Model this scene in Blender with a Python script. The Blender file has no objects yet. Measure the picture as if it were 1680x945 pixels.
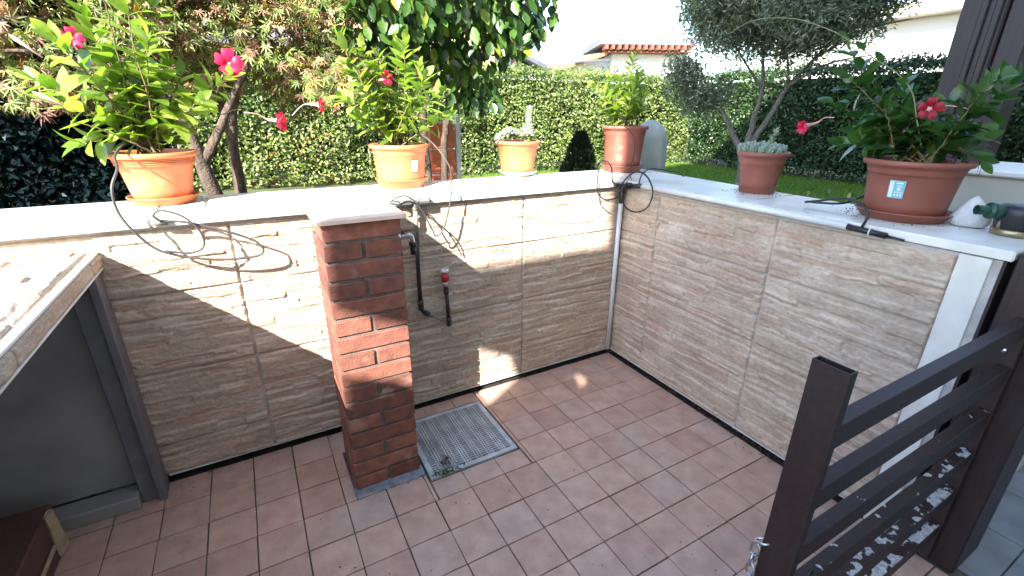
import bpy, math, random
import numpy as np
from mathutils import Vector, Matrix
from mathutils.geometry import tessellate_polygon
random.seed(7); RNG = np.random.default_rng(7)
scene = bpy.context.scene
col = scene.collection
R = math.radians

# ---------------------------------------------------------------- camera
cam_d = bpy.data.cameras.new("camera"); cam = bpy.data.objects.new("camera", cam_d); col.objects.link(cam)
yaw, pit, rol = .511, .365, .008
fw = Vector((math.sin(yaw)*math.cos(pit), math.cos(yaw)*math.cos(pit), -math.sin(pit)))
rt = Vector((math.cos(yaw), -math.sin(yaw), 0)); up = rt.cross(fw)
rt2 = rt*math.cos(rol)+up*math.sin(rol); up2 = -rt*math.sin(rol)+up*math.cos(rol)
M = Matrix((rt2, up2, -fw)).transposed().to_4x4(); M.translation = (-.8685, -1.32975, 1.3947)
cam.matrix_world = M
cam_d.sensor_width = 36; cam_d.lens = 761.369/1680*36; cam_d.clip_start = .02; cam_d.clip_end = 900
scene.camera = cam
# ---------------------------------------------------------------- sky, sun, exposure
SUN = Vector((1.16, 1.0, -1.03)).normalized()          # direction in which the light travels
w = bpy.data.worlds.new("World"); scene.world = w; w.use_nodes = True
nt = w.node_tree; bg = nt.nodes['Background']
sky = nt.nodes.new('ShaderNodeTexSky'); sky.sky_type = 'NISHITA'; sky.sun_disc = False
sky.sun_elevation = math.asin(-SUN.z); sky.sun_rotation = math.atan2(-SUN.x, -SUN.y)
sky.air_density = 1.0; sky.dust_density = .6; sky.ozone_density = 1.0
nt.links.new(sky.outputs[0], bg.inputs['Color']); bg.inputs['Strength'].default_value = .15
sd = bpy.data.lights.new("sun", 'SUN'); sd.energy = 4.0; sd.angle = R(.53); sd.color = (1, .955, .88)
so = bpy.data.objects.new("sun", sd); col.objects.link(so)
so.rotation_euler = SUN.to_track_quat('-Z', 'Y').to_euler(); so.location = (-4, -4, 8)
scene.view_settings.view_transform = 'Standard'; scene.view_settings.look = 'None'
scene.view_settings.exposure = 2.5; scene.view_settings.gamma = 1
scene.render.engine = 'CYCLES'
try:
    scene.cycles.max_bounces = 6; scene.cycles.transparent_max_bounces = 6
except Exception: pass

# ---------------------------------------------------------------- materials
def newmat(name):
    m = bpy.data.materials.new(name); m.use_nodes = True
    n = m.node_tree.nodes; l = m.node_tree.links; b = n['Principled BSDF']
    return m, n, l, b
def ramp(n, stops):
    r = n.new('ShaderNodeValToRGB'); e = r.color_ramp.elements
    while len(e) < len(stops): e.new(.5)
    for k, (p, c) in enumerate(stops):
        e[k].position = p; e[k].color = (*c, 1) if len(c) == 3 else c
    return r
def noise(n, l, scale, detail=4, rough=.55, coord='Object', stretch=None):
    tc = n.new('ShaderNodeTexCoord'); nz = n.new('ShaderNodeTexNoise')
    nz.inputs['Scale'].default_value = scale; nz.inputs['Detail'].default_value = detail; nz.inputs['Roughness'].default_value = rough
    src = tc.outputs[coord]
    if stretch:
        mp = n.new('ShaderNodeMapping'); mp.inputs['Scale'].default_value = stretch
        l.new(src, mp.inputs['Vector']); src = mp.outputs[0]
    l.new(src, nz.inputs['Vector']); return nz
def geo_noise(n, l, scale, detail=4, stretch=None):
    g = n.new('ShaderNodeNewGeometry'); nz = n.new('ShaderNodeTexNoise')
    nz.inputs['Scale'].default_value = scale; nz.inputs['Detail'].default_value = detail
    src = g.outputs['Position']
    if stretch:
        mp = n.new('ShaderNodeMapping'); mp.inputs['Scale'].default_value = stretch
        l.new(src, mp.inputs['Vector']); src = mp.outputs[0]
    l.new(src, nz.inputs['Vector']); return nz
def mixc(n, l, fac, a, b, mode='MIX'):
    mx = n.new('ShaderNodeMix'); mx.data_type = 'RGBA'; mx.blend_type = mode
    for sock, v in ((mx.inputs[0], fac), (mx.inputs[6], a), (mx.inputs[7], b)):
        if isinstance(v, (int, float)): sock.default_value = v
        elif isinstance(v, tuple): sock.default_value = (*v, 1)
        else: l.new(v, sock)
    return mx.outputs[2]
def bump(n, l, b, h, strength=.3, dist=.002):
    bp = n.new('ShaderNodeBump'); bp.inputs['Strength'].default_value = strength; bp.inputs['Distance'].default_value = dist
    l.new(h, bp.inputs['Height']); l.new(bp.outputs[0], b.inputs['Normal'])
def mat(name, c, rough=.6, c2=None, scale=30, bmp=.2, bdist=.002, metal=0, rand=.0, spec=.5, stain=None, detail=5, stretch=None, bscale=None):
    """plain surface: two colours mixed by noise, a random tint per object, optional stains"""
    m, n, l, b = newmat(name)
    c2 = c2 or tuple(x*.82 for x in c)
    nz = geo_noise(n, l, scale, detail, stretch)
    r = ramp(n, [(.35, c2), (.65, c)]); l.new(nz.outputs[0], r.inputs[0]); out = r.outputs[0]
    if rand:
        oi = n.new('ShaderNodeObjectInfo'); hs = n.new('ShaderNodeHueSaturation')
        mr = n.new('ShaderNodeMapRange'); mr.inputs[3].default_value = 1-rand; mr.inputs[4].default_value = 1+rand
        l.new(oi.outputs['Random'], mr.inputs[0]); l.new(mr.outputs[0], hs.inputs['Value']); l.new(out, hs.inputs['Color']); out = hs.outputs[0]
    if stain:
        sc, lo, hi, sc_col = stain
        n2 = geo_noise(n, l, sc, 6); r2 = ramp(n, [(lo, (0, 0, 0)), (hi, (1, 1, 1))]); l.new(n2.outputs[0], r2.inputs[0])
        out = mixc(n, l, r2.outputs[0], out, sc_col)
    l.new(out, b.inputs['Base Color'])
    b.inputs['Roughness'].default_value = rough; b.inputs['Metallic'].default_value = metal
    b.inputs['Specular IOR Level'].default_value = spec
    if bmp:
        nb = geo_noise(n, l, bscale or scale*4, 6); bump(n, l, b, nb.outputs[0], bmp, bdist)
    return m
def leafmat(name, stops, rough=.45, trans=.35, use='attr', spec=.5, tcol=None):
    """stops: colour ramp over a random number per leaf (vertex attribute 'tint' or per object)"""
    m, n, l, b = newmat(name)
    r = ramp(n, stops)
    if use == 'attr':
        a = n.new('ShaderNodeAttribute'); a.attribute_name = 'tint'; l.new(a.outputs['Fac'], r.inputs[0])
    else:
        a = n.new('ShaderNodeObjectInfo'); l.new(a.outputs['Random'], r.inputs[0])
    nz = geo_noise(n, l, 60, 3); r3 = ramp(n, [(.3, (.8, .8, .8)), (.7, (1.1, 1.1, 1.1))]); l.new(nz.outputs[0], r3.inputs[0])
    out = mixc(n, l, 1.0, r.outputs[0], r3.outputs[0], 'MULTIPLY')
    l.new(out, b.inputs['Base Color']); b.inputs['Roughness'].default_value = rough; b.inputs['Specular IOR Level'].default_value = spec
    tr = n.new('ShaderNodeBsdfTranslucent')
    t2 = mixc(n, l, 1.0, out, tcol or (1.5, 1.7, .6), 'MULTIPLY'); l.new(t2, tr.inputs['Color'])
    ms = n.new('ShaderNodeMixShader'); ms.inputs[0].default_value = trans
    l.new(b.outputs[0], ms.inputs[1]); l.new(tr.outputs[0], ms.inputs[2]); l.new(ms.outputs[0], n['Material Output'].inputs['Surface'])
    return m

def stone_mat():
    m, n, l, b = newmat("split stone cladding")
    a = n.new('ShaderNodeAttribute'); a.attribute_name = 'tint'
    r = ramp(n, [(0, (.47, .38, .30)), (.25, (.55, .46, .37)), (.5, (.50, .42, .34)), (.72, (.58, .495, .405)), (.86, (.53, .385, .295)), (1, (.65, .575, .49))])
    l.new(a.outputs['Fac'], r.inputs[0])
    nz = geo_noise(n, l, 55, 7, (1, 1, 1.5)); r2 = ramp(n, [(.3, (.78, .77, .76)), (.7, (1.08, 1.07, 1.06))]); l.new(nz.outputs[0], r2.inputs[0])
    out = mixc(n, l, 1.0, r.outputs[0], r2.outputs[0], 'MULTIPLY')
    n4 = geo_noise(n, l, 7, 4); r4 = ramp(n, [(.35, (.86, .80, .76)), (.7, (1.06, 1.05, 1.04))]); l.new(n4.outputs[0], r4.inputs[0])
    out = mixc(n, l, 1.0, out, r4.outputs[0], 'MULTIPLY')
    l.new(out, b.inputs['Base Color']); b.inputs['Roughness'].default_value = .62; b.inputs['Specular IOR Level'].default_value = .35
    nb = geo_noise(n, l, 130, 8, (1, 1, 1.7)); bump(n, l, b, nb.outputs[0], .8, .0035)
    return m
def floor_tile_mat():
    m, n, l, b = newmat("terracotta floor tile")
    oi = n.new('ShaderNodeObjectInfo')
    r = ramp(n, [(0, (.46, .28, .215)), (.35, (.52, .33, .25)), (.7, (.49, .33, .265)), (1, (.55, .345, .26))]); l.new(oi.outputs['Random'], r.inputs[0])
    nz = geo_noise(n, l, 14, 7); r2 = ramp(n, [(.3, (.80, .77, .76)), (.68, (1.06, 1.06, 1.05))]); l.new(nz.outputs[0], r2.inputs[0])
    out = mixc(n, l, 1.0, r.outputs[0], r2.outputs[0], 'MULTIPLY')
    n3 = geo_noise(n, l, 3.2, 6); r3 = ramp(n, [(.52, (0, 0, 0)), (.75, (.4, .4, .4))]); l.new(n3.outputs[0], r3.inputs[0])
    out = mixc(n, l, r3.outputs[0], out, (.42, .37, .33))
    n5 = geo_noise(n, l, 260, 3); r5 = ramp(n, [(.30, (.72, .70, .68)), (.42, (1, 1, 1))]); l.new(n5.outputs[0], r5.inputs[0])
    out = mixc(n, l, 1.0, out, r5.outputs[0], 'MULTIPLY')
    l.new(out, b.inputs['Base Color'])
    n4 = geo_noise(n, l, 9, 5); mr = n.new('ShaderNodeMapRange'); mr.inputs[3].default_value = .42; mr.inputs[4].default_value = .72
    l.new(n4.outputs[0], mr.inputs[0]); l.new(mr.outputs[0], b.inputs['Roughness'])
    nb = geo_noise(n, l, 120, 6); bump(n, l, b, nb.outputs[0], .25, .0015)
    return m
def paint_wear_mat():
    """brown painted steel whose lower rails have flaked to pale primer on their top faces"""
    m, n, l, b = newmat("flaked brown paint")
    nz = geo_noise(n, l, 26, 8); g = n.new('ShaderNodeNewGeometry'); sx = n.new('ShaderNodeSeparateXYZ'); l.new(g.outputs['Normal'], sx.inputs[0])
    sp = n.new('ShaderNodeSeparateXYZ'); l.new(g.outputs['Position'], sp.inputs[0])
    mr = n.new('ShaderNodeMapRange'); mr.inputs[1].default_value = .78; mr.inputs[2].default_value = .25; mr.inputs[3].default_value = -.24; mr.inputs[4].default_value = .03
    l.new(sp.outputs[2], mr.inputs[0])
    ad = n.new('ShaderNodeMath'); ad.operation = 'ADD'; l.new(nz.outputs[0], ad.inputs[0]); l.new(mr.outputs[0], ad.inputs[1])
    gt = n.new('ShaderNodeMath'); gt.operation = 'GREATER_THAN'; gt.inputs[1].default_value = .53; l.new(ad.outputs[0], gt.inputs[0])
    g2 = n.new('ShaderNodeMath'); g2.operation = 'GREATER_THAN'; g2.inputs[1].default_value = .6; l.new(sx.outputs[2], g2.inputs[0])
    mu = n.new('ShaderNodeMath'); mu.operation = 'MULTIPLY'; l.new(gt.outputs[0], mu.inputs[0]); l.new(g2.outputs[0], mu.inputs[1])
    n2 = geo_noise(n, l, 90, 5); r2 = ramp(n, [(.3, (.017, .008, .008)), (.7, (.030, .015, .014))]); l.new(n2.outputs[0], r2.inputs[0])
    r3 = ramp(n, [(.35, (.25, .24, .26)), (.65, (.5, .49, .5))]); l.new(n2.outputs[0], r3.inputs[0])
    l.new(mixc(n, l, mu.outputs[0], r2.outputs[0], r3.outputs[0]), b.inputs['Base Color'])
    b.inputs['Roughness'].default_value = .5
    bump(n, l, b, n2.outputs[0], .25, .001)
    return m
def coping_mat():
    m, n, l, b = newmat("white painted coping")
    nz = geo_noise(n, l, 10, 7); r = ramp(n, [(.3, (.66, .63, .57)), (.6, (.80, .78, .73))]); l.new(nz.outputs[0], r.inputs[0])
    n2 = geo_noise(n, l, 3.5, 6); r2 = ramp(n, [(.48, (0, 0, 0)), (.72, (.75, .75, .75))]); l.new(n2.outputs[0], r2.inputs[0])
    l.new(mixc(n, l, r2.outputs[0], r.outputs[0], (.50, .46, .40)), b.inputs['Base Color'])
    b.inputs['Roughness'].default_value = .32; nb = geo_noise(n, l, 60, 4); bump(n, l, b, nb.outputs[0], .15, .002)
    return m

MT = {}
MT['stone'] = stone_mat(); MT['tile'] = floor_tile_mat(); MT['paint'] = paint_wear_mat(); MT['coping'] = coping_mat()
MT['grout'] = mat("floor grout", (.20, .18, .16), .9, (.030, .026, .024), 5, .5, .003)
MT['soil'] = mat("dark soil", (.035, .028, .022), .95, (.012, .01, .008), 40, .9, .01)
MT['joint'] = mat("pale wall grout", (.50, .47, .44), .85, (.38, .35, .33), 25, .2)
MT['render'] = mat("grey render", (.20, .20, .20), .9, (.13, .13, .13), 8, .4, .004)
MT['brick'] = mat("red facing brick", (.25, .092, .058), .8, (.15, .056, .040), 22, .8, .004, rand=.28, bscale=140, stain=(9, .62, .78, (.36, .22, .17)))
MT['mortar'] = mat("grey mortar", (.20, .18, .165), .95, (.12, .11, .10), 40, .6, .004)
MT['cap'] = mat("terracotta slab", (.70, .54, .45), .55, (.62, .46, .37), 18, .2, stain=(4, .55, .75, (.55, .40, .33)))
MT['terracotta'] = mat("orange terracotta plastic", (.62, .20, .075), .5, (.55, .17, .065), 9, .1, .001, rand=.04, stain=(11, .60, .85, (.66, .36, .22)))
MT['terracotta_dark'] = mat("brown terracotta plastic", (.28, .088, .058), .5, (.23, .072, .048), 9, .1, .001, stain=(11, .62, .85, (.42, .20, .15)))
MT['potsoil'] = mat("potting soil", (.07, .045, .03), .95, (.02, .014, .01), 70, 1, .01)
MT['pvc'] = mat("white pvc conduit", (.70, .71, .72), .35, (.62, .63, .64), 10, .05)
MT['pe'] = mat("black pipe", (.012, .013, .016), .38, (.02, .02, .024), 20, .05)
MT['pegrey'] = mat("dusty grey pipe", (.13, .135, .125), .5, (.19, .19, .17), 20, .1)
MT['hose'] = mat("dark drip hose", (.045, .043, .042), .5, (.07, .065, .06), 20, .05)
MT['red'] = mat("red plastic", (.50, .015, .02), .35, bmp=.03)
MT['steel'] = mat("zinc steel", (.62, .64, .68), .28, (.45, .46, .48), 30, .1, metal=1)
MT['brass'] = mat("brass ring", (.46, .38, .24), .4, (.30, .25, .15), 30, .1, metal=.9)
MT['green'] = mat("dark green plastic", (.012, .06, .038), .4, bmp=.03)
MT['black'] = mat("dark plastic", (.016, .014, .018), .42, bmp=.05)
MT['grate'] = mat("pale grey plastic grate", (.50, .52, .54), .5, (.36, .37, .38), 16, .1, stain=(12, .55, .75, (.28, .27, .25)))
MT['brown'] = mat("dark brown painted wood", (.030, .017, .019), .5, (.018, .011, .013), 14, .25, .002, stretch=(6, 6, .6))
MT['darkpanel'] = mat("dark grey panel", (.30, .285, .275), .7, (.22, .21, .205), 5, .15)
MT['post'] = mat("grey aluminium post", (.16, .155, .165), .5, (.12, .118, .125), 14, .1)
MT['pave'] = mat("grey blue paving tile", (.27, .27, .29), .5, (.20, .20, .215), 9, .2, .0015, rand=.08)
MT['white'] = mat("white plaster", (.80, .78, .74), .85, (.74, .72, .68), 2, .1)
MT['yellow'] = mat("ochre plaster", (.80, .52, .22), .85, (.72, .45, .18), 2, .1)
MT['cream'] = mat("cream plaster", (.68, .63, .52), .9, (.60, .55, .45), 3, .2)
MT['roofgrey'] = mat("grey metal roof", (.13, .13, .15), .5, (.10, .10, .12), 3, .1)
MT['rooftile'] = mat("orange roof tiles", (.55, .25, .12), .8, (.42, .18, .09), 6, .3)
MT['redwood'] = mat("red brown timber", (.30, .085, .05), .7, bmp=.1)
MT['glass'] = mat("dark window glass", (.02, .025, .03), .08, bmp=0)
MT['greige'] = mat("grey green plaster", (.36, .38, .34), .9, (.30, .32, .28), 3, .2)
MT['lawn'] = mat("garden ground", (.07, .10, .03), .95, (.045, .05, .022), 3, .8, .02)
MT['net'] = mat("dark shade net", (.006, .008, .012), 1, (.002, .003, .004), 9, .5, .01, stretch=(1, 1, 3), spec=.03)
MT['cover'] = mat("grey green fabric cover", (.40, .43, .40), .7, (.30, .33, .30), 6, .3, .004)
MT['beige'] = mat("beige plastic cabinet", (.55, .53, .46), .5, (.48, .46, .40), 6, .05)
MT['rock'] = mat("white rough stone", (.62, .62, .62), .9, (.48, .48, .49), 14, .8, .006)
MT['bark'] = mat("grey brown bark", (.12, .085, .062), .9, (.05, .036, .028), 22, .9, .01, stretch=(3, 3, .8))
MT['barkgrey'] = mat("grey olive bark", (.20, .19, .16), .9, (.10, .095, .08), 22, .8, .008, stretch=(3, 3, .8))
MT['barkpale'] = mat("pale bark", (.34, .29, .20), .9, (.20, .17, .11), 22, .7, .008, stretch=(3, 3, .8))
MT['twig'] = mat("green brown stem", (.17, .15, .06), .7, (.12, .08, .04), 40, .2)
MT['vine'] = mat("pale green stem", (.24, .26, .12), .6, bmp=.1)
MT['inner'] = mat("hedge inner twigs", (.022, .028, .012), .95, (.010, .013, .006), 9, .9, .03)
MT['box'] = mat("red brown board", (.10, .045, .035), .75, (.07, .03, .025), 12, .2)
MT['pine'] = mat("pale splintered wood", (.42, .32, .20), .8, (.30, .22, .13), 30, .5)
MT['sticker'] = mat("blue sticker paper", (.16, .42, .52), .5, (.22, .50, .58), 12, .0)
MT['stickerwhite'] = mat("white print", (.75, .78, .78), .5, bmp=0)
MT['petal'] = leafmat("crimson petal", [(0, (.62, .008, .045)), (.5, (.72, .015, .09)), (1, (.80, .05, .17))], .5, .3, 'obj', tcol=(1.3, .6, .7))
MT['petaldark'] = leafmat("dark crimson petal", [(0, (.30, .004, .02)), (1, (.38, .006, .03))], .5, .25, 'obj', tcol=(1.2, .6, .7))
MT['throat'] = mat("pale pink throat", (.75, .45, .42), .5, (.70, .30, .32), 20, .0)
MT['cactus'] = mat("grey green cactus", (.13, .19, .14), .8, (.30, .36, .30), 160, .5, .002)
MT['succ'] = leafmat("powdery succulent", [(0, (.24, .31, .21)), (.5, (.34, .40, .29)), (1, (.46, .49, .30))], .6, .12, 'attr')
G_M = [(0, (.11, .19, .03)), (.45, (.21, .31, .05)), (.8, (.30, .39, .085)), (1, (.44, .47, .15))]
MT['mand'] = leafmat("bright green glossy leaf", G_M, .30, .45, 'obj')
MT['mandshade'] = leafmat("glossy leaf with painted shade", [(0, (.03, .085, .022)), (.7, (.05, .13, .03)), (1, (.09, .18, .05))], .28, .25, 'obj')  # shaded copy of the mandevilla leaf, darkened in its colour
MP = [(0, (.06, .06, .025)), (.14, (.17, .06, .045)), (.30, (.27, .16, .09)), (.42, (.13, .20, .045)), (.8, (.25, .32, .08)), (.95, (.42, .38, .20)), (1, (.50, .34, .04))]
MT['maple'] = leafmat("turning maple leaf", MP, .5, .35, 'attr', tcol=(1.5, 1.2, .6))
MT['mapleobj'] = leafmat("turning maple leaf single", MP, .5, .35, 'obj', tcol=(1.5, 1.2, .6))
PS = [(0, (.020, .05, .012)), (.5, (.04, .10, .018)), (.85, (.09, .18, .03)), (.97, (.24, .30, .04)), (1, (.18, .05, .02))]
MT['persim'] = leafmat("dark broad leaf", PS, .35, .22, 'attr')
MT['persimobj'] = leafmat("dark broad leaf single", PS, .35, .22, 'obj')
MT['hedge'] = leafmat("laurel hedge leaf", [(0, (.05, .09, .018)), (.45, (.13, .19, .045)), (.8, (.24, .30, .09)), (.96, (.36, .40, .16)), (1, (.30, .14, .05))], .38, .22, 'attr')
MT['hedgeshade'] = leafmat("hedge leaf with painted shade", [(0, (.014, .038, .012)), (.6, (.03, .07, .02)), (.92, (.07, .12, .035)), (1, (.20, .24, .09))], .35, .15, 'attr')  # shaded copy of the hedge leaf, shade put into the colour
MT['olive'] = leafmat("olive leaf", [(0, (.09, .125, .095)), (.5, (.18, .22, .17)), (.85, (.30, .34, .26)), (1, (.46, .50, .40))], .45, .3, 'attr')
MT['grass'] = leafmat("grass blade", [(0, (.10, .20, .02)), (.6, (.16, .30, .03)), (1, (.26, .36, .06))], .55, .4, 'attr')
MT['weed'] = leafmat("dull weed leaf", [(0, (.05, .08, .02)), (.6, (.09, .13, .03)), (1, (.16, .14, .06))], .6, .3, 'attr')
MT['dryleaf'] = leafmat("dry leaf", [(0, (.05, .03, .02)), (.6, (.12, .07, .04)), (1, (.20, .13, .07))], .8, .1, 'attr', tcol=(1, .8, .5))
MT['shadeleaf'] = leafmat("leaf with painted deep shade", [(0, (.003, .007, .009)), (.7, (.007, .015, .017)), (.97, (.016, .028, .030)), (1, (.10, .12, .12))], .9, .05, 'attr', spec=.02)  # near-black so the foliage reads as deep shade
MT['conifer'] = leafmat("dark conifer needle", [(0, (.006, .018, .008)), (1, (.018, .04, .016))], .6, .05, 'attr')

# ---------------------------------------------------------------- object helpers
def tag(o, label=None, cat=None, group=None, kind=None):
    if label: o['label'] = label
    if cat: o['category'] = cat
    if group: o['group'] = group
    if kind: o['kind'] = kind
    return o
def empty(name, loc=(0, 0, 0), label=None, cat=None, group=None):
    o = bpy.data.objects.new(name, None); o.location = loc; o.empty_display_size = .05; col.objects.link(o)
    return tag(o, label, cat, group)
def wloc(o):
    p = Vector(o.location)
    while o.parent: o = o.parent; p = p + Vector(o.location)
    return p
def link(name, me, parent=None, loc=None, mw=None):
    """link a mesh (its vertices in world space unless loc / mw given) under a parent that only translates"""
    o = bpy.data.objects.new(name, me); col.objects.link(o)
    base = wloc(parent) if parent else Vector((0, 0, 0))
    if parent: o.parent = parent
    if mw is not None:
        mm = mw.copy(); mm.translation = mm.translation-base; o.matrix_basis = mm
    else:
        o.location = (Vector(loc) if loc is not None else Vector((0, 0, 0)))-base
    return o
class MB:
    def __init__(s): s.v = []; s.f = []; s.t = []
    def add(s, vs, fs, t=None):
        b = len(s.v); s.v += [tuple(map(float, v)) for v in vs]; s.f += [tuple(b+i for i in f) for f in fs]
        if t is not None: s.t += [t]*len(vs)
        return s
    def box(s, x0, y0, z0, x1, y1, z1, c=0):
        if x0 > x1: x0, x1 = x1, x0
        if y0 > y1: y0, y1 = y1, y0
        if z0 > z1: z0, z1 = z1, z0
        c = min(c, (x1-x0)*.45, (y1-y0)*.45, (z1-z0)*.45)
        if c <= 0:
            return s.add([(x, y, z) for z in (z0, z1) for y in (y0, y1) for x in (x0, x1)],
                  [(0, 2, 3, 1), (4, 5, 7, 6), (0, 1, 5, 4), (2, 6, 7, 3), (0, 4, 6, 2), (1, 3, 7, 5)])
        # box with chamfered edges
        vs = []; idx = {}
        X = (x0, x1); Y = (y0, y1); Z = (z0, z1)
        for i in (0, 1):
            for j in (0, 1):
                for k in (0, 1):
                    sx = 1 if i == 0 else -1; sy = 1 if j == 0 else -1; sz = 1 if k == 0 else -1
                    p = (X[i], Y[j], Z[k])
                    idx[i, j, k, 'x'] = len(vs); vs.append((p[0], p[1]+sy*c, p[2]+sz*c))
                    idx[i, j, k, 'y'] = len(vs); vs.append((p[0]+sx*c, p[1], p[2]+sz*c))
                    idx[i, j, k, 'z'] = len(vs); vs.append((p[0]+sx*c, p[1]+sy*c, p[2]))
        fs = []
        for i in (0, 1): fs.append([idx[i, 0, 0, 'x'], idx[i, 1, 0, 'x'], idx[i, 1, 1, 'x'], idx[i, 0, 1, 'x']])
        for j in (0, 1): fs.append([idx[0, j, 0, 'y'], idx[1, j, 0, 'y'], idx[1, j, 1, 'y'], idx[0, j, 1, 'y']])
        for k in (0, 1): fs.append([idx[0, 0, k, 'z'], idx[1, 0, k, 'z'], idx[1, 1, k, 'z'], idx[0, 1, k, 'z']])
        for i in (0, 1):
            for j in (0, 1): fs.append([idx[i, j, 0, 'x'], idx[i, j, 1, 'x'], idx[i, j, 1, 'y'], idx[i, j, 0, 'y']])
        for i in (0, 1):
            for k in (0, 1): fs.append([idx[i, 0, k, 'x'], idx[i, 1, k, 'x'], idx[i, 1, k, 'z'], idx[i, 0, k, 'z']])
        for j in (0, 1):
            for k in (0, 1): fs.append([idx[0, j, k, 'y'], idx[1, j, k, 'y'], idx[1, j, k, 'z'], idx[0, j, k, 'z']])
        for i in (0, 1):
            for j in (0, 1):
                for k in (0, 1): fs.append([idx[i, j, k, 'x'], idx[i, j, k, 'y'], idx[i, j, k, 'z']])
        ctr = Vector(((x0+x1)/2, (y0+y1)/2, (z0+z1)/2)); out = []
        for f in fs:
            a, b, d = (Vector(vs[f[q]]) for q in (0, 1, 2)); nn = (b-a).cross(d-a)
            m_ = sum((Vector(vs[q]) for q in f), Vector())/len(f)
            out.append(f if nn.dot(m_-ctr) > 0 else f[::-1])
        return s.add(vs, out)
    def tube(s, pts, r, seg=8, closed=False, cap=True):
        P = [Vector(p) for p in pts]; n = len(P)
        rr = r if isinstance(r, (list, tuple)) else [r]*n
        prev = None; rings = []
        for i in range(n):
            a = P[(i-1) % n] if (closed or i > 0) else P[i]; c = P[(i+1) % n] if (closed or i < n-1) else P[i]
            t = (c-a).normalized() if (c-a).length > 1e-9 else Vector((0, 0, 1))
            if prev is None:
                x = t.cross(Vector((0, 0, 1)))
                if x.length < .1: x = t.cross(Vector((1, 0, 0)))
                x.normalize()
            else:
                x = prev-t*prev.dot(t); x.normalize()
            prev = x; y = t.cross(x)
            rings.append([P[i]+x*math.cos(2*math.pi*k/seg)*rr[i]+y*math.sin(2*math.pi*k/seg)*rr[i] for k in range(seg)])
        vs = [v for q in rings for v in q]; fs = []
        for i in range(n if closed else n-1):
            j = (i+1) % n
            for k in range(seg): k2 = (k+1) % seg; fs.append((i*seg+k, i*seg+k2, j*seg+k2, j*seg+k))
        if cap and not closed: fs.append(tuple(range(seg))[::-1]); fs.append(tuple((n-1)*seg+k for k in range(seg)))
        return s.add(vs, fs)
    def lathe(s, prof, c=(0, 0, 0), seg=40, wob=0):
        vs = []; fs = []; n = len(prof)
        for r, z in prof:
            for k in range(seg):
                a = 2*math.pi*k/seg; vs.append((c[0]+r*math.cos(a), c[1]+r*math.sin(a), c[2]+z))
        for i in range(n-1):
            for k in range(seg): k2 = (k+1) % seg; fs.append((i*seg+k, i*seg+k2, (i+1)*seg+k2, (i+1)*seg+k))
        if prof[0][0] > 1e-6: fs.append(tuple(range(seg))[::-1])
        if prof[-1][0] > 1e-6: fs.append(tuple((n-1)*seg+k for k in range(seg)))
        return s.add(vs, fs)
    def mesh(s, name, m, smooth=False):
        me = bpy.data.meshes.new(name); me.from_pydata(s.v, [], s.f)
        if m: me.materials.append(m)
        if s.t and len(s.t) == len(s.v):
            at = me.attributes.new('tint', 'FLOAT', 'POINT'); at.data.foreach_set('value', s.t)
        if smooth: me.polygons.foreach_set('use_smooth', [True]*len(me.polygons))
        me.update(); return me
    def build(s, name, m, parent=None, smooth=False, **k):
        return link(name, s.mesh(name, m, smooth), parent, **k)
def smooth_path(pts, n=8, closed=False):
    P = [Vector(p) for p in pts]; out = []; N = len(P)
    for i in range(N if closed else N-1):
        g = lambda j: P[j % N] if closed else P[max(0, min(N-1, j))]
        a, b, c, d = g(i-1), g(i), g(i+1), g(i+2)
        for k in range(n):
            t = k/n; out.append(.5*((2*b)+(c-a)*t+(2*a-5*b+4*c-d)*t*t+(3*b-a-3*c+d)*t**3))
    if not closed: out.append(P[-1])
    return out
def prism(poly, holes, axis, a, b, m, name, parent=None):
    """extrude a 2-D polygon with holes between a and b along an axis ('y': polygon in x,z; 'z': in x,y; 'x': in y,z)"""
    def P(p, w): return {'y': (p[0], w, p[1]), 'z': (p[0], p[1], w), 'x': (w, p[0], p[1])}[axis]
    loops = [poly]+holes; flat = [p for lp in loops for p in lp]
    tris = tessellate_polygon([[Vector((p[0], p[1], 0)) for p in lp] for lp in loops])
    n = len(flat); mb = MB(); vs = [P(p, a) for p in flat]+[P(p, b) for p in flat]
    fs = [t for t in tris]+[tuple(n+i for i in t[::-1]) for t in tris]
    k = 0
    for lp in loops:
        L = len(lp)
        for i in range(L): j = (i+1) % L; fs.append((k+i, k+j, n+k+j, n+k+i))
        k += L
    mb.add(vs, fs); me = mb.mesh(name, m)
    import bmesh
    bm = bmesh.new(); bm.from_mesh(me); bmesh.ops.recalc_face_normals(bm, faces=bm.faces); bm.to_mesh(me); bm.free()
    return link(name, me, parent)
def fast_mesh(name, V, F, m, tint=None, smooth=False):
    """V (n,3); F (k,3) or (k,4) numpy"""
    me = bpy.data.meshes.new(name); V = np.asarray(V, np.float32); F = np.asarray(F, np.int32)
    me.vertices.add(len(V)); me.vertices.foreach_set('co', V.ravel())
    k = F.shape[1]; me.loops.add(F.size); me.loops.foreach_set('vertex_index', F.ravel())
    me.polygons.add(len(F)); me.polygons.foreach_set('loop_start', np.arange(0, F.size, k, dtype=np.int32))
    me.polygons.foreach_set('loop_total', np.full(len(F), k, np.int32))
    if smooth: me.polygons.foreach_set('use_smooth', np.ones(len(F), bool))
    if tint is not None:
        at = me.attributes.new('tint', 'FLOAT', 'POINT'); at.data.foreach_set('value', np.asarray(tint, np.float32))
    if m: me.materials.append(m)
    me.update(calc_edges=True); me.validate(); return me
def unit(a): return a/np.maximum(np.linalg.norm(a, axis=-1, keepdims=True), 1e-9)
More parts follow.
